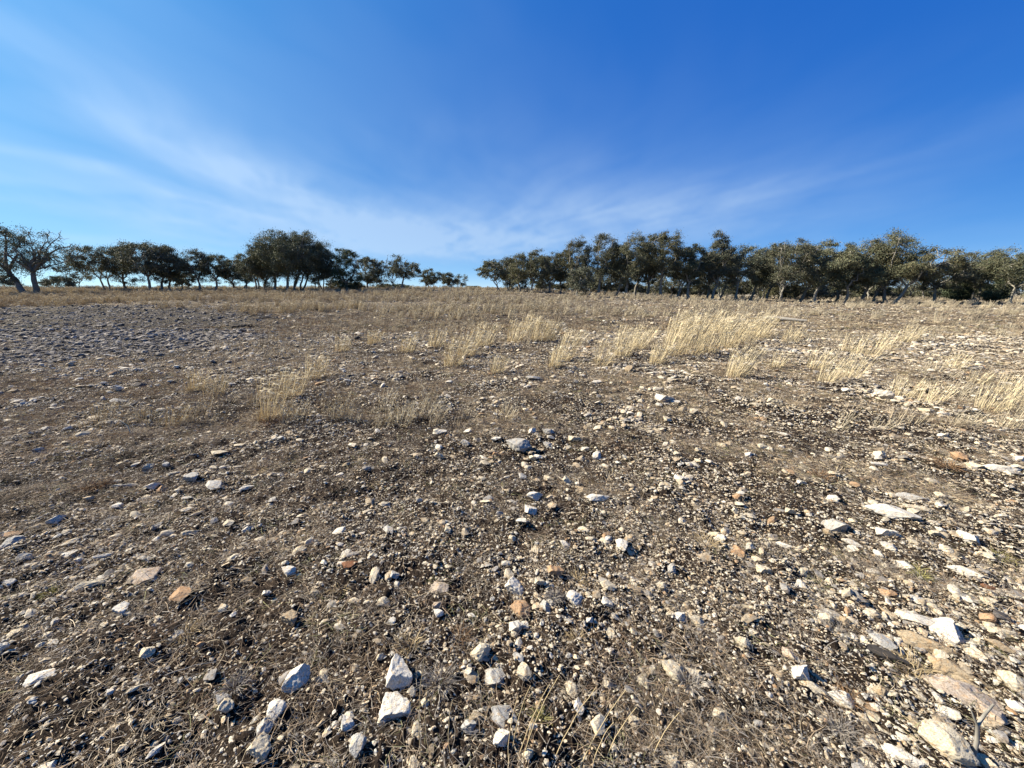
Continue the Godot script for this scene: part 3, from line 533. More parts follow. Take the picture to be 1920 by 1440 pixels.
class Buf:
	var v := PackedVector3Array()
	var n := PackedVector3Array()
	var c := PackedColorArray()
	var i := PackedInt32Array()

	func quad(a: Vector3, b: Vector3, d: Vector3, e: Vector3, nn: Vector3, col: Color) -> void:
		var k := v.size()
		v.append(a); v.append(b); v.append(d); v.append(e)
		n.append(nn); n.append(nn); n.append(nn); n.append(nn)
		c.append(col); c.append(col); c.append(col); c.append(col)
		i.append(k); i.append(k + 1); i.append(k + 2)
		i.append(k); i.append(k + 2); i.append(k + 3)

	# a flat ribbon through the points, facing roughly along side x direction
	func ribbon(pts: PackedVector3Array, w0: float, w1: float, side: Vector3, col: Color) -> void:
		var k := v.size()
		var m := pts.size()
		for j in m:
			var t := float(j) / float(m - 1)
			var s := side * (lerpf(w0, w1, t) * 0.5)
			var dir := (pts[mini(j + 1, m - 1)] - pts[maxi(j - 1, 0)])
			var nn := dir.cross(side).normalized()
			v.append(pts[j] - s); v.append(pts[j] + s)
			n.append(nn); n.append(nn)
			c.append(col); c.append(col)
		for j in m - 1:
			var q := k + j * 2
			i.append(q); i.append(q + 1); i.append(q + 2)
			i.append(q + 1); i.append(q + 3); i.append(q + 2)

	# a round tapered tube through the points
	func tube(pts: PackedVector3Array, r0: float, r1: float, sides: int, col: Color, rough := 0.0, power := 1.0) -> void:
		var k := v.size()
		var m := pts.size()
		var ax := Vector3.RIGHT
		for j in m:
			var dir := (pts[mini(j + 1, m - 1)] - pts[maxi(j - 1, 0)]).normalized()
			ax = (ax - dir * ax.dot(dir))
			if ax.length() < 0.05:
				ax = dir.cross(Vector3(0.3, 0.2, 0.9))
			ax = ax.normalized()
			var bx := dir.cross(ax)
			var r := lerpf(r0, r1, pow(float(j) / float(m - 1), power))
			for s in sides:
				var a := TAU * float(s) / float(sides)
				var o := ax * cos(a) + bx * sin(a)
				var rr := r * (1.0 + rough * sin(a * 3.0 + float(j) * 1.7) * 0.5 + rough * sin(a * 2.0 - float(j) * 2.9) * 0.5)
				v.append(pts[j] + o * rr); n.append(o); c.append(col)
		for j in m - 1:
			for s in sides:
				var a0 := k + j * sides + s
				var a1 := k + j * sides + (s + 1) % sides
				i.append(a0); i.append(a0 + sides); i.append(a1)
				i.append(a1); i.append(a0 + sides); i.append(a1 + sides)
		# closed ends
		for e in 2:
			var at := k + (0 if e == 0 else (m - 1) * sides)
			var mid := v.size()
			v.append(pts[0] if e == 0 else pts[m - 1])
			n.append((pts[0] - pts[1]).normalized() if e == 0 else (pts[m - 1] - pts[m - 2]).normalized())
			c.append(col)
			for s in sides:
				if e == 0:
					i.append(mid); i.append(at + s); i.append(at + (s + 1) % sides)
				else:
					i.append(mid); i.append(at + (s + 1) % sides); i.append(at + s)

	func mesh() -> ArrayMesh:
		var a := []
		a.resize(Mesh.ARRAY_MAX)
		a[Mesh.ARRAY_VERTEX] = v
		a[Mesh.ARRAY_NORMAL] = n
		a[Mesh.ARRAY_COLOR] = c
		a[Mesh.ARRAY_INDEX] = i
		var me := ArrayMesh.new()
		me.add_surface_from_arrays(Mesh.PRIMITIVE_TRIANGLES, a)
		return me

func lin(r: float, g: float, b: float) -> Color:
	return Color(r, g, b).linear_to_srgb()

func numbered(called: String) -> String:
	var k: int = names.get(called, 0)
	names[called] = k + 1
	return called if k == 0 else "%s_%03d" % [called, k]

func thing(called: String, label: String, category: String, at: Vector3, group := "") -> Node3D:
	var o := Node3D.new()
	o.name = numbered(called)
	add_child(o)
	o.position = at
	tag(o, label, category, group)
	return o

func tag(o: Node, label: String, category: String, group := "", kind := "") -> void:
	o.set_meta("label", label)
	o.set_meta("category", category)
	if group != "":
		o.set_meta("group", group)
	if kind != "":
		o.set_meta("kind", kind)

func part(called: String, me: Mesh, m: Material, parent: Node) -> MeshInstance3D:
	var o := MeshInstance3D.new()
	o.name = called
	o.mesh = me
	o.material_override = m
	parent.add_child(o, true)
	return o

func sm(a: float, b: float, x: float) -> float:
	var t := clampf((x - a) / (b - a), 0.0, 1.0)
	return t * t * (3.0 - 2.0 * t)

func rv(s: float) -> Vector3:
	return Vector3(rng.randf_range(-s, s), rng.randf_range(-s, s), rng.randf_range(-s, s))

func turn_to(up: Vector3, yaw: float) -> Basis:
	return Basis(Quaternion(Vector3.UP, up.normalized())) * Basis(Vector3.UP, yaw)

# ------------------------------------------------------------------ the lie of the land

func macro(x: float, z: float) -> float:
	var d := -z
	if d <= 0.0:
		return 0.0
	var a := lerpf(1.86, 0.62, sm(-6.0, 34.0, x))
	var g := 0.0
	if d <= 55.0:
		g = pow(d / 55.0, 1.35)
	elif d <= 95.0:
		var e := d - 55.0
		g = 1.0 + 0.0245 * e - 0.0006 * e * e
	else:
		g = 1.02 - 0.0235 * (d - 95.0)
	return a * g

func gh(x: float, z: float) -> float:
	var r := sqrt(x * x + z * z)
	var h := macro(x, z) + big_noise.get_noise_2d(x, z) * (0.045 + 0.1 * sm(8.0, 40.0, r))
	h += clod_noise.get_noise_2d(x, z) * 0.042 * (1.0 - sm(25.0, 60.0, r))
	if r < 9.0:
		h += grit_noise.get_noise_2d(x, z) * 0.019 * (1.0 - sm(4.0, 9.0, r))
	return h

func in_rubble(x: float, z: float) -> bool:
	return Geometry2D.is_point_in_polygon(Vector2(x + warp_noise.get_noise_2d(x, z) * 3.0 + cover_noise.get_noise_2d(x, z) * 2.6, z + warp_noise.get_noise_2d(x + 90.0, z) * 3.0 + cover_noise.get_noise_2d(x + 50.0, z) * 2.6), rubble)

# how much dead turf and litter lies on the soil, 0 to 1
func cover(x: float, z: float) -> float:
	var c := 0.34 + cover_noise.get_noise_2d(x, z) * 0.9 + warp_noise.get_noise_2d(x * 1.7, z * 1.7) * 0.35
	c += 0.58 * sm(2.4, 7.0, -z) - 0.24
	return clampf(c, 0.0, 1.0)

# how stony the ground is, 0 to about 2
func stony(x: float, z: float) -> float:
	var s := 1.3 + stone_noise.get_noise_2d(x, z) * 1.3 + warp_noise.get_noise_2d(x, z) * 0.5
	s += 0.9 * sm(0.9, 1.9, x) * (1.0 - sm(1.6, 2.6, -z))
	s -= 0.15 * sm(0.2, -1.2, x) * (1.0 - sm(3.0, 5.0, -z))
	s += 0.35 * sm(-1.0, 5.0, x) * sm(2.0, 4.0, -z)
	s *= 1.0 - 0.6 * sm(28.0, 42.0, -z) * sm(12.0, -4.0, x)
	return clampf(s, 0.10, 2.4)

# ------------------------------------------------------------------ sky

func sky_point(px: float, py: float) -> Vector2:
	# where a view line of the photograph (in 1920 x 1440) meets a flat cloud sheet of unit height
	var p := atan(172.0 / 720.0)
	var u := (px - 960.0) / 720.0
	var w := (py - 720.0) / 720.0
	var d := Vector3(u, -w * cos(p) - sin(p), -cos(p) + w * sin(p))
	d = d.normalized()
	return Vector2(d.x, d.z) / (d.y + 0.05)

func make_sky() -> PanoramaSkyMaterial:
	var wv := 1400
	var hv := 700
	var data := PackedFloat32Array()
	data.resize(wv * hv * 3)
	var fine := FastNoiseLite.new()
	fine.seed = 4; fine.frequency = 1.0; fine.fractal_octaves = 4; fine.fractal_gain = 0.55
	var broad := FastNoiseLite.new()
	broad.seed = 9; broad.frequency = 0.55; broad.fractal_octaves = 3
	# wisps of cirrus: from, to, half width at each end, strength
	var wisps := []
	for w in [[230, 215, 480, 330, 0.07, 0.11, 0.42], [480, 330, 740, 440, 0.12, 0.24, 0.62], [740, 440, 960, 462, 0.36, 0.7, 0.5], [-60, 258, 210, 312, 0.035, 0.05, 0.42], [200, 318, 350, 372, 0.05, 0.06, 0.30], [1590, 325, 1960, 205, 0.13, 0.09, 0.13], [1010, 405, 1330, 380, 0.28, 0.2, 0.25], [1230, 385, 1560, 345, 0.15, 0.10, 0.08], [960, 330, 1060, 295, 0.12, 0.10, 0.10], [460, 405, 760, 470, 0.3, 0.5, 0.4], [640, 300, 930, 240, 0.10, 0.06, 0.10], [640, 485, 1240, 410, 0.55, 0.5, 0.34], [-40, 60, 330, 250, 0.12, 0.14, 0.30], [-100, 330, 420, 430, 0.2, 0.35, 0.30]]:
		wisps.append([sky_point(w[0], w[1]), sky_point(w[2], w[3]), w[4], w[5], w[6]])
	# colours of clear air, as seen; divided by the exposure below
	var zen := Vector3(0.004, 0.085, 0.450)
	var mid := Vector3(0.018, 0.235, 0.800)
	var hor := Vector3(0.210, 0.530, 0.900)
	var k := 0
	for y in hv:
		var el := PI * (0.5 - (float(y) + 0.5) / float(hv))
		var sy := sin(el)
		var cy := cos(el)
		for x in wv:
			if sy < -0.02:
				data[k] = 0.2; data[k + 1] = 0.17; data[k + 2] = 0.13
				k += 3
				continue
			var az := TAU * (float(x) + 0.5) / float(wv)
			var dir := Vector3(sin(az) * cy, sy, -cos(az) * cy)
			var s := maxf(sy, 0.0)
			var cs := dir.dot(sun_dir)
			var a1 := exp(-s * 3.3)
			var a2 := exp(-s * 9.0)
			var col := zen.lerp(mid, a1).lerp(hor, a2).lerp(Vector3(0.64, 0.79, 0.96), exp(-s * 32.0))
			# haze brightens towards the sun
			var gl := exp(-(1.0 - cs) * 4.0)
			var g2 := exp(-(1.0 - cs) * 2.7)
			col += Vector3(0.075, 0.34, 0.46) * gl + Vector3(0.46, 0.50, 0.12) * g2 * a1 * sqrt(a1)
			# cirrus
			var p := Vector2(dir.x, dir.z) / (s + 0.05)
			var q := p + Vector2(broad.get_noise_2d(p.x, p.y), broad.get_noise_2d(p.x + 40.0, p.y)) * (0.04 + 0.035 * p.length())
			# fibres run away from the viewer and fan out overhead
			var fib := fine.get_noise_2d((q.x + q.y * 0.2) * 1.2, q.y * 0.5)
			var fib2 := fine.get_noise_2d((q.x - q.y * 0.45) * 3.4 + 11.0, (q.y + q.x * 0.4) * 0.7)
			var stroke := clampf(0.75 + 0.34 * fib + 0.42 * fib2, 0.0, 1.6)
			var am := 0.0
			for w in wisps:
				var a: Vector2 = w[0]
				var ab: Vector2 = w[1] - a
				var t := clampf((q - a).dot(ab) / ab.length_squared(), 0.0, 1.0)
				var dist := (q - a - ab * t).length() / (lerpf(w[2], w[3], t) * 3.0)
				if dist < 2.6:
					am += 0.72 * float(w[4]) * exp(-dist * dist) * stroke
			# a broad thin sheet low over the middle and the left
			var low := (q - Vector2(-1.2, -5.2)) / Vector2(4.6, 2.1)
			am += 0.44 * exp(-low.length_squared()) * (0.8 + 0.4 * fib)
			var veil := sm(-0.25, 0.55, broad.get_noise_2d(q.x * 0.5 + 7.0, q.y * 0.4) + 0.5 * fib)
			am += veil * (0.02 + 0.55 * g2) * (0.12 + 0.88 * a1)
			am = clampf(am, 0.0, 0.9) * sm(0.0, 0.05, s)
			col = col.lerp(Vector3(0.60, 0.76, 1.0) * (0.9 + 0.4 * gl), am * 0.72) / EXPOSURE
			data[k] = col.x; data[k + 1] = col.y * 1.05; data[k + 2] = col.z * 1.06
			k += 3
	var img := Image.create_from_data(wv, hv, false, Image.FORMAT_RGBF, data.to_byte_array())
	var m := PanoramaSkyMaterial.new()
	m.panorama = ImageTexture.create_from_image(img)
	return m

# ------------------------------------------------------------------ materials

func noise_img(seed_: int, freq: float, oct: int, size := 512, cell := false) -> Image:
	var f := FastNoiseLite.new()
	f.seed = seed_
	f.frequency = freq
	f.fractal_octaves = oct
	if cell:
		f.noise_type = FastNoiseLite.TYPE_CELLULAR
	return f.get_seamless_image(size, size)

func make_textures() -> void:
	# soil: dark crumbs, brown fibre and pale grit
	var a := noise_img(1, 0.02, 5)
	var b := noise_img(2, 0.14, 3)
	var cells := noise_img(3, 0.10, 2, 512, true)
	var soil := Image.create(512, 512, false, Image.FORMAT_RGB8)
	var bump := Image.create(512, 512, false, Image.FORMAT_RGB8)
	for y in 512:
		for x in 512:
			var p := a.get_pixel(x, y).r
			var q := b.get_pixel(x, y).r
			var g := cells.get_pixel(x, y).r
			var l := 0.50 + 0.40 * (p - 0.5) + 0.55 * (q - 0.5)
			var col := Color(l * 1.02, l, l * 0.96)
			if q > 0.68:
				col = col.lerp(Color(1.0, 0.98, 0.92), clampf((q - 0.68) * 7.0, 0.0, 1.0))
			soil.set_pixel(x, y, col)
			var hgt := 0.4 * p + 0.45 * q + 0.25 * g
			bump.set_pixel(x, y, Color(hgt, hgt, hgt))
	bump.bump_map_to_normal_map(9.0)
	mats["soil_tex"] = ImageTexture.create_from_image(soil)
	mats["soil_nrm"] = ImageTexture.create_from_image(bump)
	# limestone: mottled, with pits and stains
	var c1 := noise_img(5, 0.012, 5)
	var c2 := noise_img(6, 0.05, 4)
	var c3 := noise_img(7, 0.045, 1, 512, true)
	var st := Image.create(512, 512, false, Image.FORMAT_RGB8)
	var sb := Image.create(512, 512, false, Image.FORMAT_RGB8)
	for y in 512:
		for x in 512:
			var p := c1.get_pixel(x, y).r
			var q := c2.get_pixel(x, y).r
			var g := c3.get_pixel(x, y).r
			var l := 0.92 + 0.22 * (p - 0.5) + 0.16 * (q - 0.5)
			var col := Color(l, l, l)
			col = col.lerp(Color(0.86, 0.70, 0.50), clampf((p - 0.60) * 3.2, 0.0, 0.55))
			col = col.lerp(Color(0.50, 0.50, 0.49), clampf((0.40 - q) * 5.0, 0.0, 0.6))
			st.set_pixel(x, y, col)
			var hgt := 0.45 * p + 0.4 * q + 0.15 * g
			if q < 0.36:
				hgt -= (0.36 - q) * 2.0
			sb.set_pixel(x, y, Color(hgt, hgt, hgt))
	sb.bump_map_to_normal_map(7.0)
	mats["stone_tex"] = ImageTexture.create_from_image(st)
	mats["stone_nrm"] = ImageTexture.create_from_image(sb)
	# bark: long plates
	var b1 := noise_img(8, 0.03, 4)
	var bt := Image.create(512, 512, false, Image.FORMAT_RGB8)
	for y in 512:
		for x in 512:
			var l := 0.82 + 0.7 * (b1.get_pixel(x, (y / 4) % 512).r - 0.5)
			bt.set_pixel(x, y, Color(l, l, l * 0.97))
	mats["bark_tex"] = ImageTexture.create_from_image(bt)

func vert_mat(rough: float, back := Color.BLACK) -> StandardMaterial3D:
	var m := StandardMaterial3D.new()
	m.vertex_color_use_as_albedo = true
	m.roughness = rough
	m.metallic_specular = 0.2
	m.cull_mode = BaseMaterial3D.CULL_DISABLED
	if back != Color.BLACK:
		m.backlight_enabled = true
		m.backlight = back
	return m

func tri(m: StandardMaterial3D, tex: String, nrm: String, s: float, depth: float) -> StandardMaterial3D:
	if tex != "":
		m.albedo_texture = mats[tex]
	if nrm != "":
		m.normal_enabled = true
		m.normal_texture = mats[nrm]
		m.normal_scale = depth
	m.uv1_triplanar = true
	m.uv1_world_triplanar = true
	m.uv1_scale = Vector3.ONE * s
	return m

func make_materials() -> void:
	make_textures()
	mats["ground"] = tri(vert_mat(1.0), "soil_tex", "soil_nrm", 1.9, 1.0)
	mats["gravel"] = tri(vert_mat(0.9), "stone_tex", "", 5.0, 0.0)
	mats["leaf"] = vert_mat(0.6, lin(0.13, 0.135, 0.07))
	mats["blade"] = vert_mat(0.75, lin(0.12, 0.09, 0.04))
	mats["bark"] = tri(vert_mat(0.95), "bark_tex", "", 1.5, 0.0)
	var tones := {"white": [0.62, 0.58, 0.50], "cream": [0.545, 0.48, 0.36], "grey": [0.40, 0.385, 0.35], "tan": [0.37, 0.296, 0.2], "orange": [0.40, 0.265, 0.16], "rust": [0.22, 0.11, 0.062], "dark": [0.096, 0.089, 0.085], "pinkish": [0.444, 0.37, 0.296]}
	for k in tones:
		var m := StandardMaterial3D.new()
		var t: Array = tones[k]
		m.albedo_color = lin(t[0], t[1], t[2])
		m.roughness = 0.92
		m.metallic_specular = 0.2
		mats[k] = tri(m, "stone_tex", "stone_nrm", 7.0, 0.9)
	var w := StandardMaterial3D.new()
	w.albedo_color = lin(0.36, 0.33, 0.30)
	w.roughness = 0.95
	mats["grey_wood"] = tri(w, "bark_tex", "soil_nrm", 3.0, 0.6)
	w = w.duplicate()
	w.albedo_color = lin(0.045, 0.038, 0.034)
	mats["dark_wood"] = w
	w = StandardMaterial3D.new()
	w.albedo_color = lin(0.06, 0.045, 0.04)
	w.roughness = 0.8
	w.metallic = 0.3
	mats["iron"] = tri(w, "bark_tex", "", 5.0, 0.0)

# ------------------------------------------------------------------ ground

func make_ground() -> void:
	var angs := PackedFloat32Array()
	var fine := 620
	for k in fine + 1:
		angs.append(deg_to_rad(-86.0 + 172.0 * float(k) / float(fine)))
	for k in range(1, 48):
		angs.append(deg_to_rad(86.0 + 188.0 * float(k) / 48.0))
	var rads := PackedFloat32Array([0.0])
	var r := 0.12
	while r < 2600.0:
		rads.append(r)
		r *= 1.012 if r > 0.45 and r < 80.0 else 1.09
	var na := angs.size()
	var b := Buf.new()
	var soil := Vector3(0.027, 0.0205, 0.016)
	var litter := Vector3(0.138, 0.114, 0.086)
	var dry := Vector3(0.28, 0.240, 0.182)
	var grey := Vector3(0.062, 0.056, 0.048)
	for j in rads.size():
		var rr := rads[j]
		for k in na:
			var x := sin(angs[k]) * rr
			var z := -cos(angs[k]) * rr
			b.v.append(Vector3(x, gh(x, z), z))
			var c := cover(x, z)
			var col := soil.lerp(litter, sm(0.25, 0.85, c))
			col = col.lerp(dry, sm(9.0, 30.0, -z) * 0.7 * clampf(0.6 + cover_noise.get_noise_2d(x * 0.2, z * 0.2), 0.0, 1.0))
			if z < -6.0 and x < -4.0 and rr < 45.0 and in_rubble(x + warp_noise.get_noise_2d(x * 30.0, z * 30.0) * 3.0, z + warp_noise.get_noise_2d(x * 30.0, z * 30.0 + 50.0) * 3.0):
				col = col.lerp(grey, 0.85)
			b.c.append(Color(col.x * 3.0, col.y * 3.0, col.z * 3.0))
			b.n.append(Vector3.UP)
	for j in rads.size() - 1:
		for k in na:
			var a0 := j * na + k
			var a1 := j * na + (k + 1) % na
			b.i.append(a0); b.i.append(a0 + na); b.i.append(a1)
			b.i.append(a1); b.i.append(a0 + na); b.i.append(a1 + na)
			if j == 0 or k % 1 == 0:
				var fn := (b.v[a1] - b.v[a0 + na]).cross(b.v[a1 + na] - b.v[a0]) if j > 0 else Vector3.UP
				if fn.y < 0.0:
					fn = -fn
				b.n[a0] = fn.normalized() if fn.length() > 1e-9 else Vector3.UP
	var o := part("ground", b.mesh(), mats["ground"], self)
	o.set_meta("kind", "structure")
	o.set_meta("label", "stony brown pasture soil rising gently to the trees")
	o.set_meta("category", "ground")

# ------------------------------------------------------------------ stones

var ico_cache := {}

func ico(level: int) -> Array:
	if ico_cache.has(level):
		return ico_cache[level]
	var t := (1.0 + sqrt(5.0)) / 2.0
	var v := PackedVector3Array()
	for p in [[-1, t, 0], [1, t, 0], [-1, -t, 0], [1, -t, 0], [0, -1, t], [0, 1, t], [0, -1, -t], [0, 1, -t], [t, 0, -1], [t, 0, 1], [-t, 0, -1], [-t, 0, 1]]:
		v.append(Vector3(p[0], p[1], p[2]).normalized())
	var f := PackedInt32Array([0, 11, 5, 0, 5, 1, 0, 1, 7, 0, 7, 10, 0, 10, 11, 1, 5, 9, 5, 11, 4, 11, 10, 2, 10, 7, 6, 7, 1, 8, 3, 9, 4, 3, 4, 2, 3, 2, 6, 3, 6, 8, 3, 8, 9, 4, 9, 5, 2, 4, 11, 6, 2, 10, 8, 6, 7, 9, 8, 1])
	for l in level:
		var seen := {}
		var g := PackedInt32Array()
		for k in range(0, f.size(), 3):
			var m := [0, 0, 0]
			for e in 3:
				var a := f[k + e]
				var b := f[k + (e + 1) % 3]
				var key := mini(a, b) * 100000 + maxi(a, b)
				if not seen.has(key):
					seen[key] = v.size()
					v.append(((v[a] + v[b]) * 0.5).normalized())
				m[e] = seen[key]
			g.append_array([f[k], m[0], m[2], f[k + 1], m[1], m[0], f[k + 2], m[2], m[1], m[0], m[1], m[2]])
		f = g
	ico_cache[level] = [v, f]
	return ico_cache[level]

# a broken piece of limestone in a box of unit sides round the origin
func stone_mesh(seed_: int, level: int, cuts: int, tight: float, rough: float, squash: Vector3, taper := 0.0, flat := false) -> ArrayMesh:
	var r := RandomNumberGenerator.new()
	r.seed = seed_
	var nz := FastNoiseLite.new()
	nz.seed = seed_; nz.frequency = 1.1; nz.fractal_octaves = 4; nz.fractal_gain = 0.55
	var src: Array = ico(level)
	var v: PackedVector3Array = src[0].duplicate()
	var f: PackedInt32Array = src[1]
	var pl := []
	for k in cuts:
		var d := Vector3(r.randf_range(-1, 1), r.randf_range(-0.8, 1), r.randf_range(-1, 1)).normalized()
		pl.append([d, r.randf_range(tight, tight + 0.25)])
	for k in v.size():
		var p := v[k] * (1.0 + 0.25 * nz.get_noise_3dv(v[k] * 0.7))
		for q in pl:
			var e: float = p.dot(q[0]) - q[1]
			if e > 0.0:
				p -= q[0] * e * 0.98
		p += v[k] * nz.get_noise_3dv(p * 2.6) * rough
		p *= squash
		if taper > 0.0:
			var tt := 1.0 - taper * clampf(p.x / squash.x * 0.5 + 0.5, 0.0, 1.0)
			p.z *= tt; p.y *= lerpf(1.0, tt, 0.6)
		v[k] = p
	var lo := v[0]
	var hi := v[0]
	for p in v:
		lo = lo.min(p); hi = hi.max(p)
	var mid := (lo + hi) * 0.5
	var size := hi - lo
	var b := Buf.new()
	for p in v:
		b.v.append((p - mid) / size)
		b.n.append(Vector3.ZERO)
		b.c.append(Color.WHITE)
	for k in range(0, f.size(), 3):
		var i0 := f[k]
		var i1 := f[k + 1]
		var i2 := f[k + 2]
		var fn := (b.v[i1] - b.v[i0]).cross(b.v[i2] - b.v[i0])
		if fn.dot(b.v[i0] + b.v[i1] + b.v[i2]) < 0.0:
			fn = -fn
			var s := i1
			i1 = i2
			i2 = s
		b.n[i0] += fn; b.n[i1] += fn; b.n[i2] += fn
		b.i.append_array([i0, i2, i1])
	for k in b.n.size():
		b.n[k] = b.n[k].normalized()
	if not flat:
		return b.mesh()
	# broken faces with sharp edges
	var e := Buf.new()
	for k in range(0, b.i.size(), 3):
		var fn := (b.v[b.i[k + 2]] - b.v[b.i[k]]).cross(b.v[b.i[k + 1]] - b.v[b.i[k]]).normalized()
		for m in 3:
			e.v.append(b.v[b.i[k + m]])
			e.n.append((fn + b.n[b.i[k + m]] * 0.35).normalized())
			e.c.append(Color.WHITE)
			e.i.append(k + m)
	return e.mesh()

func make_rocks() -> void:
	var shapes := []
	for k in 15:
		if k < 4:
			shapes.append(stone_mesh(100 + k, 4, 15, 0.42, 0.09, Vector3(1.0, 0.75, 0.9)))
		elif k < 7:
			shapes.append(stone_mesh(100 + k, 4, 10, 0.58, 0.10, Vector3(1.0, 0.75, 0.85)))
		elif k < 10:
			shapes.append(stone_mesh(100 + k, 4, 14, 0.45, 0.07, Vector3(1.0, 0.38, 0.85)))
		elif k < 12:
			shapes.append(stone_mesh(100 + k, 4, 14, 0.42, 0.08, Vector3(1.0, 0.7, 0.8), 0.65))
		else:
			shapes.append(stone_mesh(100 + k, 4, 13, 0.46, 0.10, Vector3(1.0, 0.36, 0.42), 0.2))
	rng.seed = 77
	for q in ROCKS:
		var w: float = q[2]
		var h: float = q[4]
		var at := Vector3(q[0], gh(q[0], q[1]) + h * rng.randf_range(0.22, 0.35), q[1])
		var o := part(numbered("rock"), shapes[q[6]], mats[q[7]], self)
		var tilt := Basis.from_euler(Vector3(rng.randf_range(-0.2, 0.2), deg_to_rad(q[5]), rng.randf_range(-0.2, 0.2)))
		o.transform = Transform3D(tilt * Basis.from_scale(Vector3(w, h, q[3])), at)
		tag(o, q[8], "rock", "pale limestone rocks strewn over the pasture")

func multi(called: String, me: Mesh, m: Material, xf: Array, cols: Array, parent: Node) -> void:
	var mm := MultiMesh.new()
	mm.transform_format = MultiMesh.TRANSFORM_3D
	mm.use_colors = true
	mm.mesh = me
	mm.instance_count = xf.size()
	for k in xf.size():
		mm.set_instance_transform(k, xf[k])
		mm.set_instance_color(k, cols[k])
	var o := MultiMeshInstance3D.new()
	o.name = called
	o.multimesh = mm
	o.material_override = m
	parent.add_child(o, true)

# half width of the strip that is strewn at a distance ahead: the view and a few steps to either side
func spread(d: float) -> float:
	return d * 1.5 + 2.2

func stone_colour(x: float, z: float, grey: bool) -> Color:
	var r := rng.randf()
	var l := rng.randf_range(0.68, 1.04)
	if grey:
		if r < 0.65:
			return Color(0.25 * l, 0.228 * l, 0.20 * l)
		return Color(0.42 * l, 0.385 * l, 0.335 * l)
	if r < 0.38:
		return Color(0.64 * l, 0.565 * l, 0.43 * l)
	if r < 0.60:
		return Color(0.64 * l, 0.595 * l, 0.505 * l)
	if r < 0.82:
		return Color(0.48 * l, 0.395 * l, 0.28 * l)
	if r < 0.96:
		return Color(0.30 * l, 0.28 * l, 0.255 * l)
	return Color(0.42 * l, 0.29 * l, 0.18 * l)

func make_gravel() -> void:
	rng.seed = 11
	var shapes := []
	var xf := []
	var cols := []
	for k in 8:
		shapes.append(stone_mesh(200 + k, 1 if k < 4 else 2, 11, 0.45, 0.10, Vector3(1.0, [0.6, 0.4, 0.75, 0.3][k % 4], 0.8), 0.3 if k % 2 == 0 else 0.0, true))
		xf.append([])
		cols.append([])
	# stones on the ground thin out with their size: about 26 wider than 5 cm in a square metre
	var total := 960000
	for n in total:
		var near := n < 270000
		var d := (rng.randf_range(0.0, 1.0) if rng.randf() < 0.28 else sqrt(rng.randf_range(1.0, 6.3))) if near else (2.5 * exp(rng.randf() * log(5.2)) if n < 770000 else 11.0 * exp(rng.randf() * log(7.0)))
		var x := rng.randf_range(-1.0, 1.0) * spread(d)
		var s := stony(x, -d)
		var grey := x < -4.0 and d > 6.0 and in_rubble(x, -d)
		if grey:
			s = 2.6
		if rng.randf() * 2.2 > s:
			continue
		var least := maxf(0.0062, 0.0023 * d)
		var size := least / pow(rng.randf_range(0.0012, 1.0), 0.50)
		size = minf(size, 0.055 + 0.010 * minf(d, 12.0) * (1.0 if not grey else 1.2))
		if size > 0.024 + 0.003 * d and rng.randf() < (0.8 if s < 1.9 else 0.45):
			continue
		if n >= 925000:
			d = rng.randf_range(7.5, 26.0)
			x = rng.randf_range(-31.0, -6.5)
			grey = in_rubble(x + rng.randfn() * 0.9, -d + rng.randfn() * 0.9)
			if not grey:
				continue
			size = minf(0.021 / sqrt(rng.randf_range(0.02, 1.0)), 0.12)
		var k := rng.randi() % 4 + (4 if size / d > 0.012 else 0)
		var sx := size * rng.randf_range(0.85, 1.25)
		var sz := size * rng.randf_range(0.6, 0.95)
		var hy := size * rng.randf_range(0.2, 0.55)
		var bs := Basis.from_euler(Vector3(rng.randf_range(-0.35, 0.35), rng.randf() * TAU, rng.randf_range(-0.35, 0.35))) * Basis.from_scale(Vector3(sx, hy, sz))
		xf[k].append(Transform3D(bs, Vector3(x, gh(x, -d) + hy * rng.randf_range(0.05, 0.38), -d)))
		cols[k].append(stone_colour(x, -d, grey))
	var o := thing("limestone_gravel", "countless pale limestone pebbles scattered over the dark soil", "gravel", Vector3.ZERO)
	o.set_meta("kind", "stuff")
	for k in 8:
		multi("pebbles", shapes[k], mats["gravel"], xf[k], cols[k], o)

# ------------------------------------------------------------------ grasses

func blade_path(at: Vector3, dir: Vector3, droop: Vector3, length: float, steps: int) -> PackedVector3Array:
	var pts := PackedVector3Array([at])
	var p := at
	for j in steps:
		p += dir.normalized() * (length / float(steps))
		dir += droop / float(steps)
		pts.append(p)
	return pts

func tuft_mesh(seed_: int, blades: int, radius: float, height: float, flat: float, width: float, curl: float) -> ArrayMesh:
	rng.seed = seed_
	var b := Buf.new()
	for k in blades:
		var a := rng.randf() * TAU
		var at := Vector3(cos(a), 0.0, sin(a)) * radius * sqrt(rng.randf())
		at.y = -0.004
		var dir := Vector3(cos(a), 0.0, sin(a)) * flat + Vector3.UP * rng.randf_range(0.25, 1.0) + rv(0.45)
		dir.y = absf(dir.y) + 0.05
		var dr := Vector3(cos(a), 0.0, sin(a)) * curl * 0.6 + Vector3.DOWN * curl + rv(curl)
		var l := rng.randf_range(0.65, 1.25)
		var pts := blade_path(at, dir, dr, height * rng.randf_range(0.5, 1.3), 3)
		for j in pts.size():
			pts[j] = Vector3(pts[j].x, maxf(pts[j].y, 0.0015 + 0.003 * rng.randf()), pts[j].z)
		b.ribbon(pts, width, width * 0.45, rv(1.0).normalized(), Color(l, l * rng.randf_range(0.94, 1.0), l * rng.randf_range(0.8, 1.0)))
	return b.mesh()

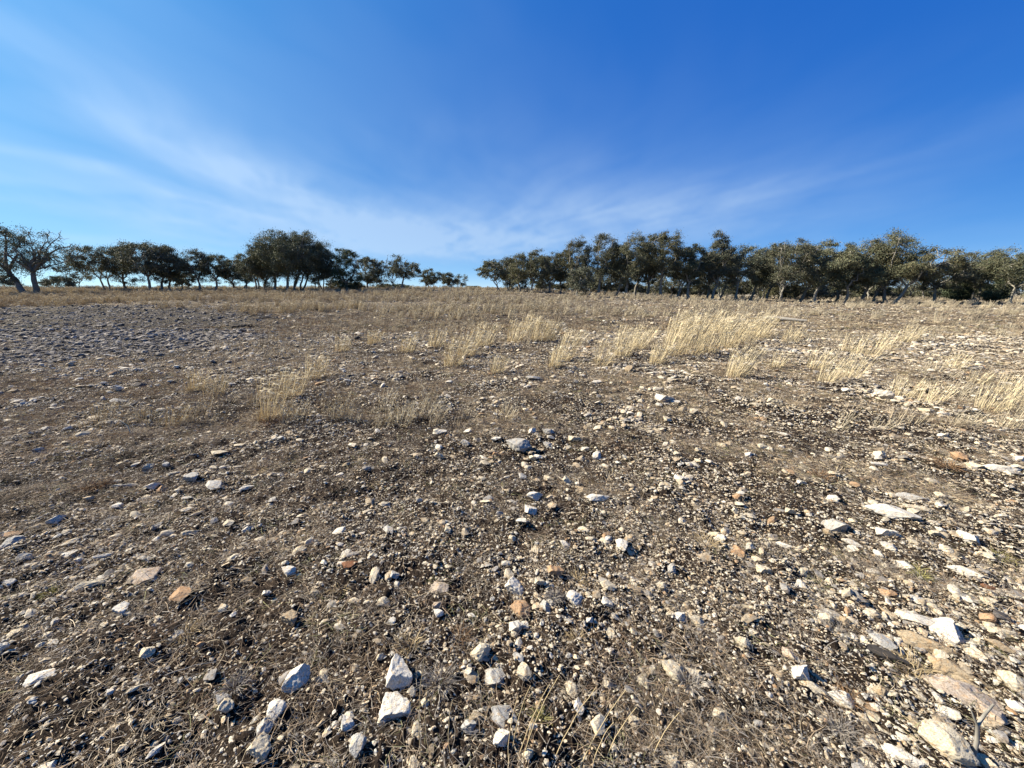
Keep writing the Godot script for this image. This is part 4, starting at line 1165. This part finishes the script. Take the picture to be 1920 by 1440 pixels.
func litter_mesh(seed_: int) -> ArrayMesh:
	rng.seed = seed_
	var b := Buf.new()
	for k in 16:
		var at := Vector3(rng.randf_range(-0.07, 0.07), rng.randf_range(0.001, 0.008), rng.randf_range(-0.07, 0.07))
		var dir := Vector3(rng.randf_range(-1, 1), rng.randf_range(-0.02, 0.2), rng.randf_range(-1, 1))
		var pts := blade_path(at, dir, Vector3(rng.randf_range(-1.6, 1.6), rng.randf_range(-0.3, 0.1), rng.randf_range(-1.6, 1.6)), rng.randf_range(0.02, 0.08), 3)
		for j in pts.size():
			pts[j] = Vector3(pts[j].x, maxf(pts[j].y, 0.0015), pts[j].z)
		var l := rng.randf_range(0.6, 1.3)
		b.ribbon(pts, rng.randf_range(0.0008, 0.0020), 0.0008, Vector3(dir.z, rng.randf_range(-0.4, 0.4), -dir.x).normalized(), Color(l, l * 0.97, l * 0.92))
	return b.mesh()

func turf_colour(pale := 1.0) -> Color:
	var r := rng.randf()
	if r > 0.42 and r < 0.70 and rng.randf() > pale:
		r = 0.8
	var l := rng.randf_range(0.7, 1.5)
	if r < 0.42:
		return Color(0.235 * l, 0.180 * l, 0.125 * l)
	if r < 0.70:
		return Color(0.40 * l, 0.335 * l, 0.235 * l)
	if r < 0.90:
		return Color(0.215 * l, 0.19 * l, 0.16 * l)
	if r < 0.96:
		return Color(0.14 * l, 0.095 * l, 0.065 * l)
	return Color(0.18 * l, 0.18 * l, 0.09 * l)

func make_turf() -> void:
	var shapes := []
	for k in 3:
		shapes.append(tuft_mesh(300 + k, 24, 0.035, 0.05, 0.8, 0.0015, 0.9))
	for k in 3:
		shapes.append(tuft_mesh(310 + k, 40, 0.11, 0.042, 0.9, 0.004, 0.8))
	for k in 2:
		shapes.append(tuft_mesh(320 + k, 60, 0.30, 0.065, 0.8, 0.011, 0.6))
	for k in 3:
		shapes.append(litter_mesh(330 + k))
	rng.seed = 21
	var xf := []
	var cols := []
	for k in shapes.size():
		xf.append([])
		cols.append([])
	for n in 220000:
		var kind := 0
		var d := 0.0
		if n < 36000:
			kind = 3
			d = rng.randf_range(0.0, 4.0)
		elif n < 86000:
			kind = 0
			d = sqrt(rng.randf_range(0.0, 42.0))
		elif n < 168000:
			kind = 1
			d = 2.6 * exp(rng.randf() * log(8.0))
		else:
			kind = 2
			d = 12.0 * exp(rng.randf() * log(5.0))
		var x := rng.randf_range(-1.0, 1.0) * spread(d)
		var c := cover(x, -d)
		if kind != 3 and rng.randf() > c * c * (1.0 if kind == 0 else 0.7):
			continue
		if kind == 3 and rng.randf() > 0.35 + c:
			continue
		if x < -4.0 and d > 6.0 and rng.randf() < 0.93 and in_rubble(x, -d):
			continue
		var k := 0
		if kind == 0:
			k = rng.randi() % 3
		elif kind == 1:
			k = 3 + rng.randi() % 3
		elif kind == 2:
			k = 6 + rng.randi() % 2
		else:
			k = 8 + rng.randi() % 3
		var s := rng.randf_range(0.65, 1.35)
		var bs := Basis.from_euler(Vector3(rng.randf_range(-0.12, 0.12), rng.randf() * TAU, rng.randf_range(-0.12, 0.12))) * Basis.from_scale(Vector3(s, s * rng.randf_range(0.7, 1.3), s))
		xf[k].append(Transform3D(bs, Vector3(x, gh(x, -d) + 0.002, -d)))
		cols[k].append(turf_colour(0.35 if kind == 0 or kind == 3 else 1.0))
	var o := thing("dry_turf", "short dead brown and straw coloured turf between the stones", "grass", Vector3.ZERO)
	o.set_meta("kind", "stuff")
	for k in shapes.size():
		multi("litter" if k >= 8 else "blades", shapes[k], mats["blade"], xf[k], cols[k], o)

# a clump of tall dry bunch grass blown to the right: [stems, seed heads]
func clump_meshes(seed_: int, h: float, w: float, stems: int, width: float, plain := false) -> Array:
	rng.seed = seed_
	var b := Buf.new()
	var s := Buf.new()
	for k in stems:
		var a := rng.randf() * TAU
		var at := Vector3(cos(a), 0.0, sin(a)) * w * 0.75 * sqrt(rng.randf())
		at.y = -0.02
		var leaf := rng.randf() < 0.42
		var len := h * (rng.randf_range(0.25, 0.6) if leaf else rng.randf_range(0.65, 1.12))
		var dir := Vector3(cos(a) * 0.20, 1.0, sin(a) * 0.20) + Vector3(0.30, 0.0, 0.03) + rv(0.12)
		var dr := Vector3(0.16, -0.02, 0.03) + rv(0.16)
		if leaf:
			dr = Vector3(cos(a) * 0.8 + 0.4, -0.9, sin(a) * 0.8) + rv(0.5)
		var pts := blade_path(at, dir, dr, len, 4)
		var l := rng.randf_range(0.7, 1.2)
		var col := Color(0.55 * l, 0.465 * l, 0.295 * l)
		if plain:
			col = Color(l, l * 0.98, l * 0.95)
		elif leaf and rng.randf() < 0.6:
			col = Color(0.42 * l, 0.33 * l, 0.20 * l)
		var side := rv(1.0).normalized()
		b.ribbon(pts, width, width * 0.55, side, col)
		if not leaf:
			var m := pts.size()
			var tip := blade_path(pts[m - 2].lerp(pts[m - 1], 0.4), pts[m - 1] - pts[m - 2], Vector3(0.5, -0.35, 0.0), h * 0.2, 3)
			var hc := Color(0.66 * l, 0.57 * l, 0.385 * l) if not plain else Color(l * 1.1, l * 1.12, l * 1.15)
			(b if plain else s).ribbon(tip, width * 1.7, width * 0.8, side, hc)
	return [b.mesh(), null if plain else s.mesh()]

func make_clumps() -> void:
	var k := 0
	for q in CLUMPS:
		var far: float = -q[1]
		var me := clump_meshes(400 + k, q[2] * (0.88 if k < 12 else (0.86 if k < 24 else (0.76 if k < 38 else 0.9))), maxf(q[3], 0.1) * 1.5, 210 if k < 12 else (170 if k < 24 else (110 if k < 38 else 140)), 0.0016 + 0.00062 * far)
		var o := thing("grass_clump", q[4], "grass clump", Vector3(q[0], gh(q[0], q[1]), q[1]), "clumps of tall dry bunch grass")
		part("stems", me[0], mats["blade"], o)
		part("seed_heads", me[1], mats["blade"], o)
		k += 1

func make_far_grass() -> void:
	var shapes := []
	for k in 3:
		shapes.append(clump_meshes(500 + k, 0.5, 0.16, 60, 0.012, true)[0])
	for k in 3:
		shapes.append(clump_meshes(510 + k, 0.24, 0.12, 34, 0.006, true)[0])
	rng.seed = 31
	var xf := []
	var cols := []
	for k in 6:
		xf.append([])
		cols.append([])
	for n in 26000:
		var far := n < 15000
		var d := rng.randf_range(16.0, 62.0) if far else 4.0 * exp(rng.randf() * log(7.0))
		var x := d * rng.randf_range(-1.5, 1.5)
		var p := warp_noise.get_noise_2d(x * 0.55 + 30.0, d * 0.9) + 0.15
		if far:
			p += 0.5 * sm(-2.0, -16.0, x) * sm(24.0, 32.0, d) + 0.15 * sm(34.0, 46.0, d)
		else:
			p -= 0.12
		p -= 0.14 * sm(-2.0, 12.0, x)
		if rng.randf() * 0.75 > p:
			continue
		if x < -4.0 and in_rubble(x, -d):
			continue
		var k := rng.randi() % 3 + (0 if far else 3)
		var s := rng.randf_range(0.6, 1.15)
		var bs := Basis(Vector3.UP, rng.randf_range(-0.5, 0.5)) * Basis.from_scale(Vector3(s, s * rng.randf_range(0.7, 1.1), s))
		xf[k].append(Transform3D(bs, Vector3(x, gh(x, -d), -d)))
		var l := rng.randf_range(0.75, 1.1)
		cols[k].append(Color(0.46 * l, 0.40 * l, 0.285 * l) if rng.randf() < 0.7 else Color(0.34 * l, 0.285 * l, 0.205 * l))
	var o := thing("dry_grass", "thin straw coloured grass spread over the far pasture", "grass", Vector3.ZERO)
	o.set_meta("kind", "stuff")
	for k in 6:
		multi("stems", shapes[k], mats["blade"], xf[k], cols[k], o)

func make_tufts() -> void:
	var k := 0
	for q in TUFTS:
		rng.seed = 600 + k
		var w: float = q[2]
		var h: float = q[3]
		var kind: String = q[4]
		var base := Vector3(0.34, 0.265, 0.155)
		if kind == "twig":
			base = Vector3(0.24, 0.215, 0.185)
		elif kind == "brown":
			base = Vector3(0.20, 0.125, 0.07)
		elif kind == "green":
			base = Vector3(0.23, 0.21, 0.085)
		var b := Buf.new()
		var blades := 150 if kind != "green" else 90
		for j in blades:
			var a := rng.randf() * TAU
			var rr := w * 0.55 * sqrt(rng.randf())
			var at := Vector3(cos(a) * rr, -0.004, sin(a) * rr)
			var out := Vector3(cos(a), 0.0, sin(a))
			var dir := out * rng.randf_range(0.1, 0.9) + Vector3.UP * rng.randf_range(0.3, 1.0) + rv(0.4)
			dir.y = absf(dir.y)
			var dr := out * rng.randf_range(0.0, 0.9) + Vector3.DOWN * rng.randf_range(0.2, 1.6) + rv(0.9)
			var pts := blade_path(at, dir, dr, rng.randf_range(0.5, 1.25) * maxf(h, w * 0.6), 4)
			for m in pts.size():
				pts[m].y = maxf(pts[m].y, rng.randf_range(-0.006, 0.006))
			var l := rng.randf_range(0.55, 1.35)
			b.ribbon(pts, rng.randf_range(0.0012, 0.0026) * (1.0 + 0.35 * absf(q[1])), 0.0009 * (1.0 + 0.35 * absf(q[1])), rv(1.0).normalized(), Color(base.x * l, base.y * l, base.z * l))
		var o := thing("dead_tuft", q[5], "grass tuft", Vector3(q[0], gh(q[0], q[1]) + 0.003, q[1]), "dead and dry tufts among the stones")
		part("blades", b.mesh(), mats["blade"], o)
		k += 1

# ------------------------------------------------------------------ trees

func curve(a: Vector3, b: Vector3, bend: Vector3, wob: float, steps: int) -> PackedVector3Array:
	var pts := PackedVector3Array()
	for j in steps + 1:
		var t := float(j) / float(steps)
		var p := a.lerp(b, t) + bend * (4.0 * t * (1.0 - t))
		if j > 0 and j < steps:
			p += rv(wob)
		pts.append(p)
	return pts

func leaf(b: Buf, at: Vector3, size: float, col: Color) -> void:
	var u := rv(1.0).normalized()
	var w := u.cross(rv(1.0)).normalized()
	var nn := u.cross(w)
	var k := b.v.size()
	b.v.append(at - u * size); b.v.append(at + (w * 0.62 + u * 0.3) * size); b.v.append(at + (u - w * 0.25) * size)
	b.n.append(nn); b.n.append(nn); b.n.append(nn)
	b.c.append(col); b.c.append(col); b.c.append(col)
	b.i.append(k); b.i.append(k + 1); b.i.append(k + 2)

func make_tree(q: Array, seed_: int) -> void:
	rng.seed = seed_
	var style: String = q[6]
	var h: float = q[2]
	var cb: float = minf(q[3], h * 0.8)
	var ox: float = q[4]
	var rx: float = q[5]
	var ground := Vector3(q[0], 0.0, -q[1])
	ground.y = gh(q[0], -q[1])
	var called := "oak_tree"
	var category := "tree"
	if style == "shrub":
		called = "shrub"
		category = "shrub"
	elif style == "cedar":
		called = "cedar_tree"
	elif style == "dead":
		called = "bare_tree"
	var right: bool = q[0] > -4.0
	var o := thing(called, q[7], category, ground, "trees of the right grove" if right else "trees along the left rise")
	var wood := Buf.new()
	var crown := Buf.new()
	var rz := clampf(rx * rng.randf_range(0.85, 1.1), 0.6, 3.2)
	var ry := (h - cb) * 0.5
	var cen := Vector3(ox, cb + ry, rng.randf_range(-0.3, 0.3))
	var r0 := 0.06 + 0.015 * h
	if style == "thin":
		r0 *= 0.6
	elif style == "column":
		r0 *= 1.5
	elif style == "open" or style == "bare":
		r0 *= 1.45
	elif style == "dead":
		r0 = 0.075
	elif style == "shrub" or style == "cedar":
		r0 = 0.05
	var bl := rng.randf_range(0.8, 1.25)
	var bark := Color(0.33 * bl, 0.305 * bl, 0.27 * bl)
	# stems and limbs
	var knots := PackedVector3Array()
	var stems := 1
	if style == "oak" or style == "thin":
		stems = 1 if rng.randf() < 0.55 else (2 if rng.randf() < 0.75 else 3)
	elif style == "shrub":
		stems = 4
	var fork := maxf(cb * rng.randf_range(0.75, 1.05), 0.18 * h)
	if style == "open" or style == "bare":
		fork = h * 0.34
	for s in stems:
		var root := Vector3(rng.randf_range(-0.25, 0.25) if stems > 1 else 0.0, -0.12, rng.randf_range(-0.2, 0.2) if stems > 1 else 0.0)
		var top := Vector3(ox * 0.45 + rng.randf_range(-0.25, 0.25) * (1.0 + 0.8 * float(stems - 1)), fork, rng.randf_range(-0.3, 0.3))
		var rs := r0 / sqrt(float(stems))
		var trunk := curve(root, top, Vector3(rng.randf_range(-0.2, 0.2), 0.0, rng.randf_range(-0.15, 0.15)), 0.05, 6)
		wood.tube(trunk, rs * 1.25, rs * 0.75, 8, bark, 0.16, 0.6)
		knots.append(top)
		var limbs := rng.randi_range(3, 5) if stems == 1 else rng.randi_range(2, 3)
		if style == "shrub" or style == "cedar":
			limbs = 2
		for l in limbs:
			var a := TAU * (float(l) + rng.randf_range(-0.3, 0.3)) / float(limbs) + float(s)
			var e := rng.randf_range(-0.1, 0.85)
			var end := cen + Vector3(cos(a) * rx * 0.72, ry * e, sin(a) * rz * 0.72)
			if style == "plume" and l == 0:
				end = cen + Vector3(0.0, ry * 0.9, 0.0)
			var limb := curve(top, end, Vector3(cos(a) * 0.25, 0.18 * h * rng.randf_range(-0.4, 0.6), sin(a) * 0.2), 0.10 + 0.02 * h, 7)
			wood.tube(limb, rs * 0.62, 0.028, 6, bark, 0.14)
			for p in limb:
				knots.append(p)
	if style == "bare":
		# long naked limbs reaching right
		for l in 9:
			var a := rng.randf_range(-0.5, 0.9)
			var end := Vector3(rng.randf_range(1.5, 5.4), h * rng.randf_range(0.36, 0.95), rng.randf_range(-1.2, 1.2))
			var limb := curve(Vector3(0.1, fork + rng.randf_range(-0.1, 0.9), 0.0), end, Vector3(0.2, 0.5 * a, 0.0), 0.16, 9)
			wood.tube(limb, 0.085, 0.014, 6, bark, 0.2)
			for j in range(3, limb.size()):
				for m in 3:
					var tip := limb[j] + Vector3(rng.randf_range(-0.3, 0.8), rng.randf_range(-0.5, 0.7), rng.randf_range(-0.5, 0.5))
					wood.tube(curve(limb[j], tip, rv(0.1), 0.04, 4), 0.03, 0.008, 4, bark)
				if j > 5:
					knots.append(limb[j])
	if style == "dead":
		for l in 26:
			var from := knots[rng.randi() % knots.size()]
			var tip := from + Vector3(rng.randf_range(-0.9, 0.9), rng.randf_range(0.2, 1.2), rng.randf_range(-0.8, 0.8))
			tip.y = minf(tip.y, h)
			wood.tube(curve(from, tip, rv(0.12), 0.05, 5), 0.028, 0.006, 4, bark)
	# leaf clusters
	var count := int(18.0 + rx * ry * 8.5)
	var leaves := 190
	var size := 0.064
	if style == "open":
		leaves = 150
	elif style == "bare":
		count = 34; leaves = 75
	elif style == "thin":
		count = int(count * 0.7) + 2; leaves = 95
	elif style == "dead":
		count = 0
	elif style == "shrub":
		count = int(count * 1.2) + 6; leaves = 120
	elif style == "cedar":
		count = int(count * 1.3); leaves = 170
	elif style == "column":
		leaves = 190
	count = mini(count, 90)
	var peaks := PackedVector3Array()
	for m in rng.randi_range(2, 4):
		peaks.append(Vector3(ox + rng.randf_range(-0.65, 0.65) * rx, 0.0, rng.randf_range(-0.5, 0.5) * rz))
	var dense := 1.2 if style == "shrub" or q[1] > 51.0 else 2.0
	if dense < 1.5:
		size = 0.084
	var hue := rng.randf()
	var tone := Vector3(0.114, 0.122, 0.074).lerp(Vector3(0.120, 0.126, 0.090), hue) * rng.randf_range(0.78, 1.14)
	tone = tone.lerp(Vector3(0.120, 0.112, 0.058), rng.randf() * rng.randf() * 0.8)
	if style == "cedar":
		tone = Vector3(0.070, 0.088, 0.052)
	elif style == "column":
		tone = Vector3(0.066, 0.080, 0.040)
	var done := PackedVector3Array()
	var tries := 0
	while done.size() < count and tries < count * 6:
		tries += 1
		var dv := Vector3(rng.randf_range(-1, 1), rng.randf_range(-0.95, 1), rng.randf_range(-1, 1))
		if dv.length() > 1.0 or dv.length() < 0.25:
			continue
		dv = dv.normalized() * lerpf(dv.length(), 0.86, 0.6) * rng.randf_range(0.88, 1.06)
		var slim := 1.0
		if style == "tall":
			slim = 1.0 - 0.35 * maxf(dv.y, 0.0)
		elif style == "plume":
			slim = 1.0 - 0.5 * sm(-0.1, 0.5, dv.y)
		elif style == "cedar":
			slim = clampf(0.62 - 0.55 * dv.y, 0.08, 1.0)
		elif style == "leanr":
			dv.x += 0.15 * dv.y
		if style == "shrub":
			dv.y = absf(dv.y) * 1.5 - 0.7
		var at := cen + Vector3(dv.x * rx * slim, dv.y * ry, dv.z * rz * slim)
		if style == "bare":
			at = knots[rng.randi_range(1, knots.size() - 1)] + rv(0.35)
			if at.x > 1.2 and rng.randf() < 0.3:
				continue
		var rc := (0.17 * minf(rx, ry) + 0.19) * rng.randf_range(0.65, 1.3)
		# some boughs hang below the rest
		if style != "cedar" and style != "shrub" and style != "bare" and rng.randf() < 0.2:
			at.y = maxf(at.y - rng.randf_range(0.15, 0.6) * ry, cb * 0.45)
		# the crown rises in a few uneven heads, lower between them
		var lift := 1e9
		for w in peaks:
			lift = minf(lift, Vector2(w.x - at.x, (w.z - at.z) * 0.5).length())
		if style != "cedar" and style != "shrub" and dv.y > 0.2:
			at.y += (0.24 - 0.60 * clampf(lift / rx, 0.0, 0.9)) * ry * dv.y
		at.y = minf(at.y, h - rc * 0.4)
		var close := false
		for w in done:
			if w.distance_squared_to(at) < rc * rc * 0.75:
				close = true
				break
		if close:
			continue
		done.append(at)
		# the branch that carries it
		var near := knots[0]
		var best := 1e9
		for w in knots:
			var dd := w.distance_squared_to(at)
			if dd < best:
				best = dd
				near = w
		if best > 0.02:
			wood.tube(curve(near, at, Vector3(0, rng.randf_range(-0.12, 0.12), 0), 0.05, 4), 0.032, 0.01, 5, bark)
		var cl := rng.randf_range(0.82, 1.2)
		# three or four loose sprays make one cluster
		var sprays := PackedVector3Array()
		for m in 4:
			sprays.append(at + Vector3(rng.randf_range(-1, 1), rng.randf_range(-0.7, 0.9), rng.randf_range(-1, 1)) * rc * 0.75)
		for m in int(leaves * dense):
			var g := Vector3(rng.randfn(), rng.randfn() * 0.62, rng.randfn()) * rc * (0.32 if m % 10 < 7 else 0.58)
			var p := sprays[m % 4] + g
			if p.y < 0.02:
				continue
			var l := cl * rng.randf_range(0.65, 1.4)
			leaf(crown, p, size * rng.randf_range(0.7, 1.3), Color(tone.x * l * rng.randf_range(0.9, 1.15), tone.y * l, tone.z * l))
	part("trunk", wood.mesh(), mats["bark"], o)
	if crown.v.size() > 0:
		part("crown", crown.mesh(), mats["leaf"], o)

# ------------------------------------------------------------------ small things lying or standing about

func make_stick(called: String, label: String, category: String, at: Vector3, pts: PackedVector3Array, r0: float, r1: float, m: String, group := "") -> Node3D:
	var b := Buf.new()
	b.tube(pts, r0, r1, 7, Color.WHITE, 0.15)
	var o := part(numbered(called), b.mesh(), mats[m], self)
	o.position = at
	tag(o, label, category, group)
	return o

func on_ground(x: float, z: float, up := 0.0) -> Vector3:
	return Vector3(x, gh(x, z) + up, z)

func make_small() -> void:
	rng.seed = 900
	# iron stake
	var b := Buf.new()
	b.tube(PackedVector3Array([Vector3(0, -0.3, 0), Vector3(0.0, 0.45, 0), Vector3(0.01, 0.86, 0)]), 0.026, 0.024, 6, Color.WHITE)
	var o := thing("metal_stake", "thin dark metal stake standing in front of the right grove", "stake", on_ground(15.07, -27.7))
	part("shaft", b.mesh(), mats["iron"], o)
	b = Buf.new()
	b.tube(PackedVector3Array([Vector3(-0.022, 0.80, 0.024), Vector3(0.042, 0.80, 0.024)]), 0.012, 0.012, 6, Color.WHITE)
	part("clip", b.mesh(), mats["iron"], o)
	# charred stump in the field
	o = part("stump", stone_mesh(801, 3, 6, 0.75, 0.22, Vector3(1, 0.9, 0.9)), mats["dark_wood"], self)
	o.transform = Transform3D(Basis.from_scale(Vector3(0.17, 0.15, 0.16)), on_ground(-4.34, -10.77, 0.05))
	tag(o, "small round blackened stump alone in the middle distance", "stump")
	# weathered log on the right
	make_stick("log", "pale grey weathered log lying behind the dense grass stand", "log", on_ground(11.6, -16.5, 0.04), PackedVector3Array([Vector3(-0.5, 0.05, -0.55), Vector3(-0.18, 0.06, -0.2), Vector3(0.2, 0.03, 0.22), Vector3(0.55, 0.0, 0.5)]), 0.085, 0.05, "grey_wood")
	# pieces of dark bark near the heap
	for q in [[-0.57, -4.27, 0.26, 0.06, 0.05, 8, "long dark piece of rotten wood behind the lone white stone"], [-0.29, -4.02, 0.17, 0.07, 0.05, -14, "short dark piece of rotten wood behind the small upright orange rock"]]:
		var w := part(numbered("rotten_wood"), stone_mesh(820 + int(q[2] * 100.0), 3, 6, 0.6, 0.12, Vector3(1, 0.4, 0.4)), mats["dark_wood"], self)
		w.transform = Transform3D(Basis(Vector3.UP, deg_to_rad(q[5])) * Basis.from_scale(Vector3(q[2], q[4], q[3])), on_ground(q[0], q[1], 0.015))
		tag(w, q[6], "wood", "pieces of rotten wood")
	# charred plank end on the right
	o = part("charred_wood", stone_mesh(840, 3, 8, 0.5, 0.06, Vector3(1, 0.3, 0.3)), mats["dark_wood"], self)
	o.transform = Transform3D(Basis.from_euler(Vector3(0.0, deg_to_rad(-24.0), deg_to_rad(-4.0))) * Basis.from_scale(Vector3(0.19, 0.035, 0.045)), on_ground(1.545, -1.30, 0.016))
	tag(o, "charred piece of wood below the weathered grey slab", "wood")
	# fallen branches on the left
	for q in [[-10.8, -17.1, 1.6, 0.14, "dark fallen branch lying at the edge of the grey rubble, farther one"], [-9.4, -13.6, 0.9, -0.1, "short dark fallen branch near the front of the grey rubble"]]:
		var br := thing("fallen_branch", q[4], "branch", on_ground(q[0], q[1]), "fallen branches")
		b = Buf.new()
		var len: float = q[2]
		var main := curve(Vector3(-len * 0.5, 0.04, 0.0), Vector3(len * 0.5, 0.07, q[3]), Vector3(0, 0.03, 0.1), 0.03, 8)
		b.tube(main, 0.045, 0.012, 6, Color(0.10, 0.085, 0.075), 0.15)
		part("limb", b.mesh(), mats["bark"], br)
		b = Buf.new()
		for j in range(2, 8):
			var tip := main[j] + Vector3(rng.randf_range(0.1, 0.45), rng.randf_range(-0.03, 0.16), rng.randf_range(-0.35, 0.35))
			b.tube(curve(main[j], tip, rv(0.04), 0.02, 4), 0.016, 0.004, 4, Color(0.13, 0.11, 0.095))
		part("twigs", b.mesh(), mats["bark"], br)
	# sticks and dead stalks in the foreground
	for q in [[-1.44, -1.28, 0.11, 50, 0.0055, "dark_wood", "dark stick pointing away in the left foreground"], [-1.24, -1.05, 0.10, 52, 0.006, "dark_wood", "thick dark stick at the bottom left"], [-1.29, -1.236, 0.16, 28, 0.0022, "grey_wood", "pale thin stalk lying in the left foreground"], [0.36, -1.62, 0.10, -60, 0.003, "grey_wood", "grey twig below the flat cream stone"], [0.33, -1.16, 0.07, -5, 0.0024, "grey_wood", "little pale twig right of the upright white rock"], [1.25, -1.55, 0.13, -4, 0.0028, "grey_wood", "straight grey twig left of the white wedge"]]:
		var len: float = q[2]
		var dir := Vector3(cos(deg_to_rad(q[3])), 0.0, -sin(deg_to_rad(q[3])))
		var a := on_ground(q[0] - dir.x * len * 0.5, q[1] - dir.z * len * 0.5, 0.007)
		var e := on_ground(q[0] + dir.x * len * 0.5, q[1] + dir.z * len * 0.5, 0.009)
		var mid := on_ground(q[0], q[1], 0.0)
		make_stick("stick", q[6], "stick", mid, curve(a - mid, e - mid, Vector3(0, 0.008, 0.0), 0.004, 5), q[4], float(q[4]) * 0.5, q[5], "sticks on the ground")
	# grey forked stick standing up at the bottom right
	var fk := thing("forked_stick", "grey forked stick standing among rocks at the bottom right", "stick", on_ground(1.50, -0.93))
	b = Buf.new()
	b.tube(PackedVector3Array([Vector3(0, -0.05, 0), Vector3(0.005, 0.06, -0.01), Vector3(-0.005, 0.12, -0.015)]), 0.0065, 0.005, 7, Color(0.26, 0.24, 0.22), 0.3)
	part("stem", b.mesh(), mats["bark"], fk)
	b = Buf.new()
	b.tube(PackedVector3Array([Vector3(-0.005, 0.118, -0.015), Vector3(0.03, 0.145, -0.03), Vector3(0.07, 0.165, -0.045)]), 0.0055, 0.003, 7, Color(0.28, 0.26, 0.235), 0.3)
	part("fork", b.mesh(), mats["bark"], fk)
	b = Buf.new()
	b.tube(PackedVector3Array([Vector3(-0.005, 0.118, -0.015), Vector3(-0.02, 0.15, -0.02), Vector3(-0.025, 0.17, -0.03)]), 0.004, 0.002, 7, Color(0.28, 0.26, 0.235), 0.3)
	part("fork", b.mesh(), mats["bark"], fk)
	# long straw stems in the near foreground: root x, z, tip offset, height
	var sets := [["tuft of long straw stems leaning right at the bottom centre", 0.0, -0.93, [[0.0, 0.06, 0.24], [0.03, 0.12, 0.30], [0.045, 0.05, 0.20], [-0.01, 0.03, 0.16], [0.02, 0.10, 0.26]]], ["sparse straw stems slanting right in front of the triangular cream rock", 0.14, -0.92, [[0.0, 0.14, 0.20], [0.07, 0.16, 0.22], [0.12, 0.07, 0.12], [0.17, 0.10, 0.15]]], ["fine upright straw stems in front of the pointed cream tan rock", -0.30, -0.94, [[0.0, 0.02, 0.36], [0.03, -0.01, 0.22], [0.10, 0.0, 0.16]]], ["single bent straw stalk at the bottom right of centre", 0.47, -0.95, [[0.0, 0.10, 0.12]]]]
	for q in sets:
		var g := thing("straw_stems", q[0], "grass tuft", on_ground(q[1], q[2]), "long straw stems in the near foreground")
		for s in q[3]:
			b = Buf.new()
			var root := Vector3(s[0], -0.01, rng.randf_range(-0.02, 0.02))
			var tip := Vector3(s[0] + s[1], s[2], rng.randf_range(-0.03, -0.09))
			b.tube(curve(root, tip, Vector3(-0.012, 0.0, 0.0), 0.0015, 7), 0.0017, 0.0009, 5, Color(0.46, 0.36, 0.20))
			part("stem", b.mesh(), mats["blade"], g)
	# pale arching dead stalks on the left slope
	for q in [[-4.35, -4.3, 0.42, "pale arching dead stalk on the left slope, left one"], [-3.75, -4.55, 0.38, "pale arching dead stalk on the left slope, upper one"], [-3.95, -3.75, 0.35, "pale arching dead stalk on the left slope, lower one"]]:
		var len: float = q[2]
		make_stick("dead_stalk", q[3], "stalk", on_ground(q[0], q[1]), PackedVector3Array([Vector3(0, -0.01, 0), Vector3(-len * 0.12, 0.07, -0.03), Vector3(-len * 0.4, 0.13, -0.05), Vector3(-len * 0.8, 0.12, -0.02), Vector3(-len, 0.08, 0.0)]), 0.0045, 0.003, "straw", "dead stalks")

# ------------------------------------------------------------------

func _ready() -> void:
	# camera
	var cam := Camera3D.new()
	cam.name = "camera"
	cam.fov = 90.0
	cam.near = 0.05
	cam.far = 4000.0
	cam.position = Vector3(0, EYE, 0)
	cam.rotation_degrees = Vector3(-rad_to_deg(atan(172.0 / 720.0)), 0, 0)
	add_child(cam)
	cam.current = true
	# sun
	var az := deg_to_rad(SUN_AZIMUTH)
	var el := deg_to_rad(SUN_HEIGHT)
	sun_dir = Vector3(sin(az) * cos(el), sin(el), -cos(az) * cos(el))
	var sun := DirectionalLight3D.new()
	sun.name = "sun"
	sun.light_color = Color(1.0, 0.96, 0.885)
	sun.light_energy = 1.6
	sun.light_angular_distance = 0.5
	sun.shadow_enabled = true
	add_child(sun)
	sun.look_at_from_position(Vector3.ZERO, -sun_dir, Vector3.UP)
	# sky and exposure
	var env := Environment.new()
	env.background_mode = Environment.BG_SKY
	var sky := Sky.new()
	sky.sky_material = make_sky()
	env.sky = sky
	env.tonemap_mode = Environment.TONE_MAPPER_LINEAR
	env.tonemap_exposure = EXPOSURE
	env.sdfgi_enabled = true
	env.ssao_enabled = true
	env.ssil_enabled = true
	var we := WorldEnvironment.new()
	we.name = "world_environment"
	we.environment = env
	add_child(we)
	# noises that shape the ground and its cover
	big_noise.seed = 41; big_noise.frequency = 0.9; big_noise.fractal_octaves = 2
	clod_noise.seed = 42; clod_noise.frequency = 4.2; clod_noise.fractal_octaves = 3
	grit_noise.seed = 43; grit_noise.frequency = 22.0; grit_noise.fractal_octaves = 2
	cover_noise.seed = 44; cover_noise.frequency = 0.8; cover_noise.fractal_octaves = 4
	stone_noise.seed = 45; stone_noise.frequency = 0.6; stone_noise.fractal_octaves = 3
	warp_noise.seed = 46; warp_noise.frequency = 0.13; warp_noise.fractal_octaves = 3
	make_materials()
	var straw := StandardMaterial3D.new()
	straw.albedo_color = lin(0.50, 0.41, 0.26)
	straw.roughness = 0.8
	mats["straw"] = straw
	make_ground()
	var k := 0
	for q in TREES:
		make_tree(q, 1000 + k)
		k += 1
	make_rocks()
	make_gravel()
	make_turf()
	make_far_grass()
	make_clumps()
	make_tufts()
	make_small()
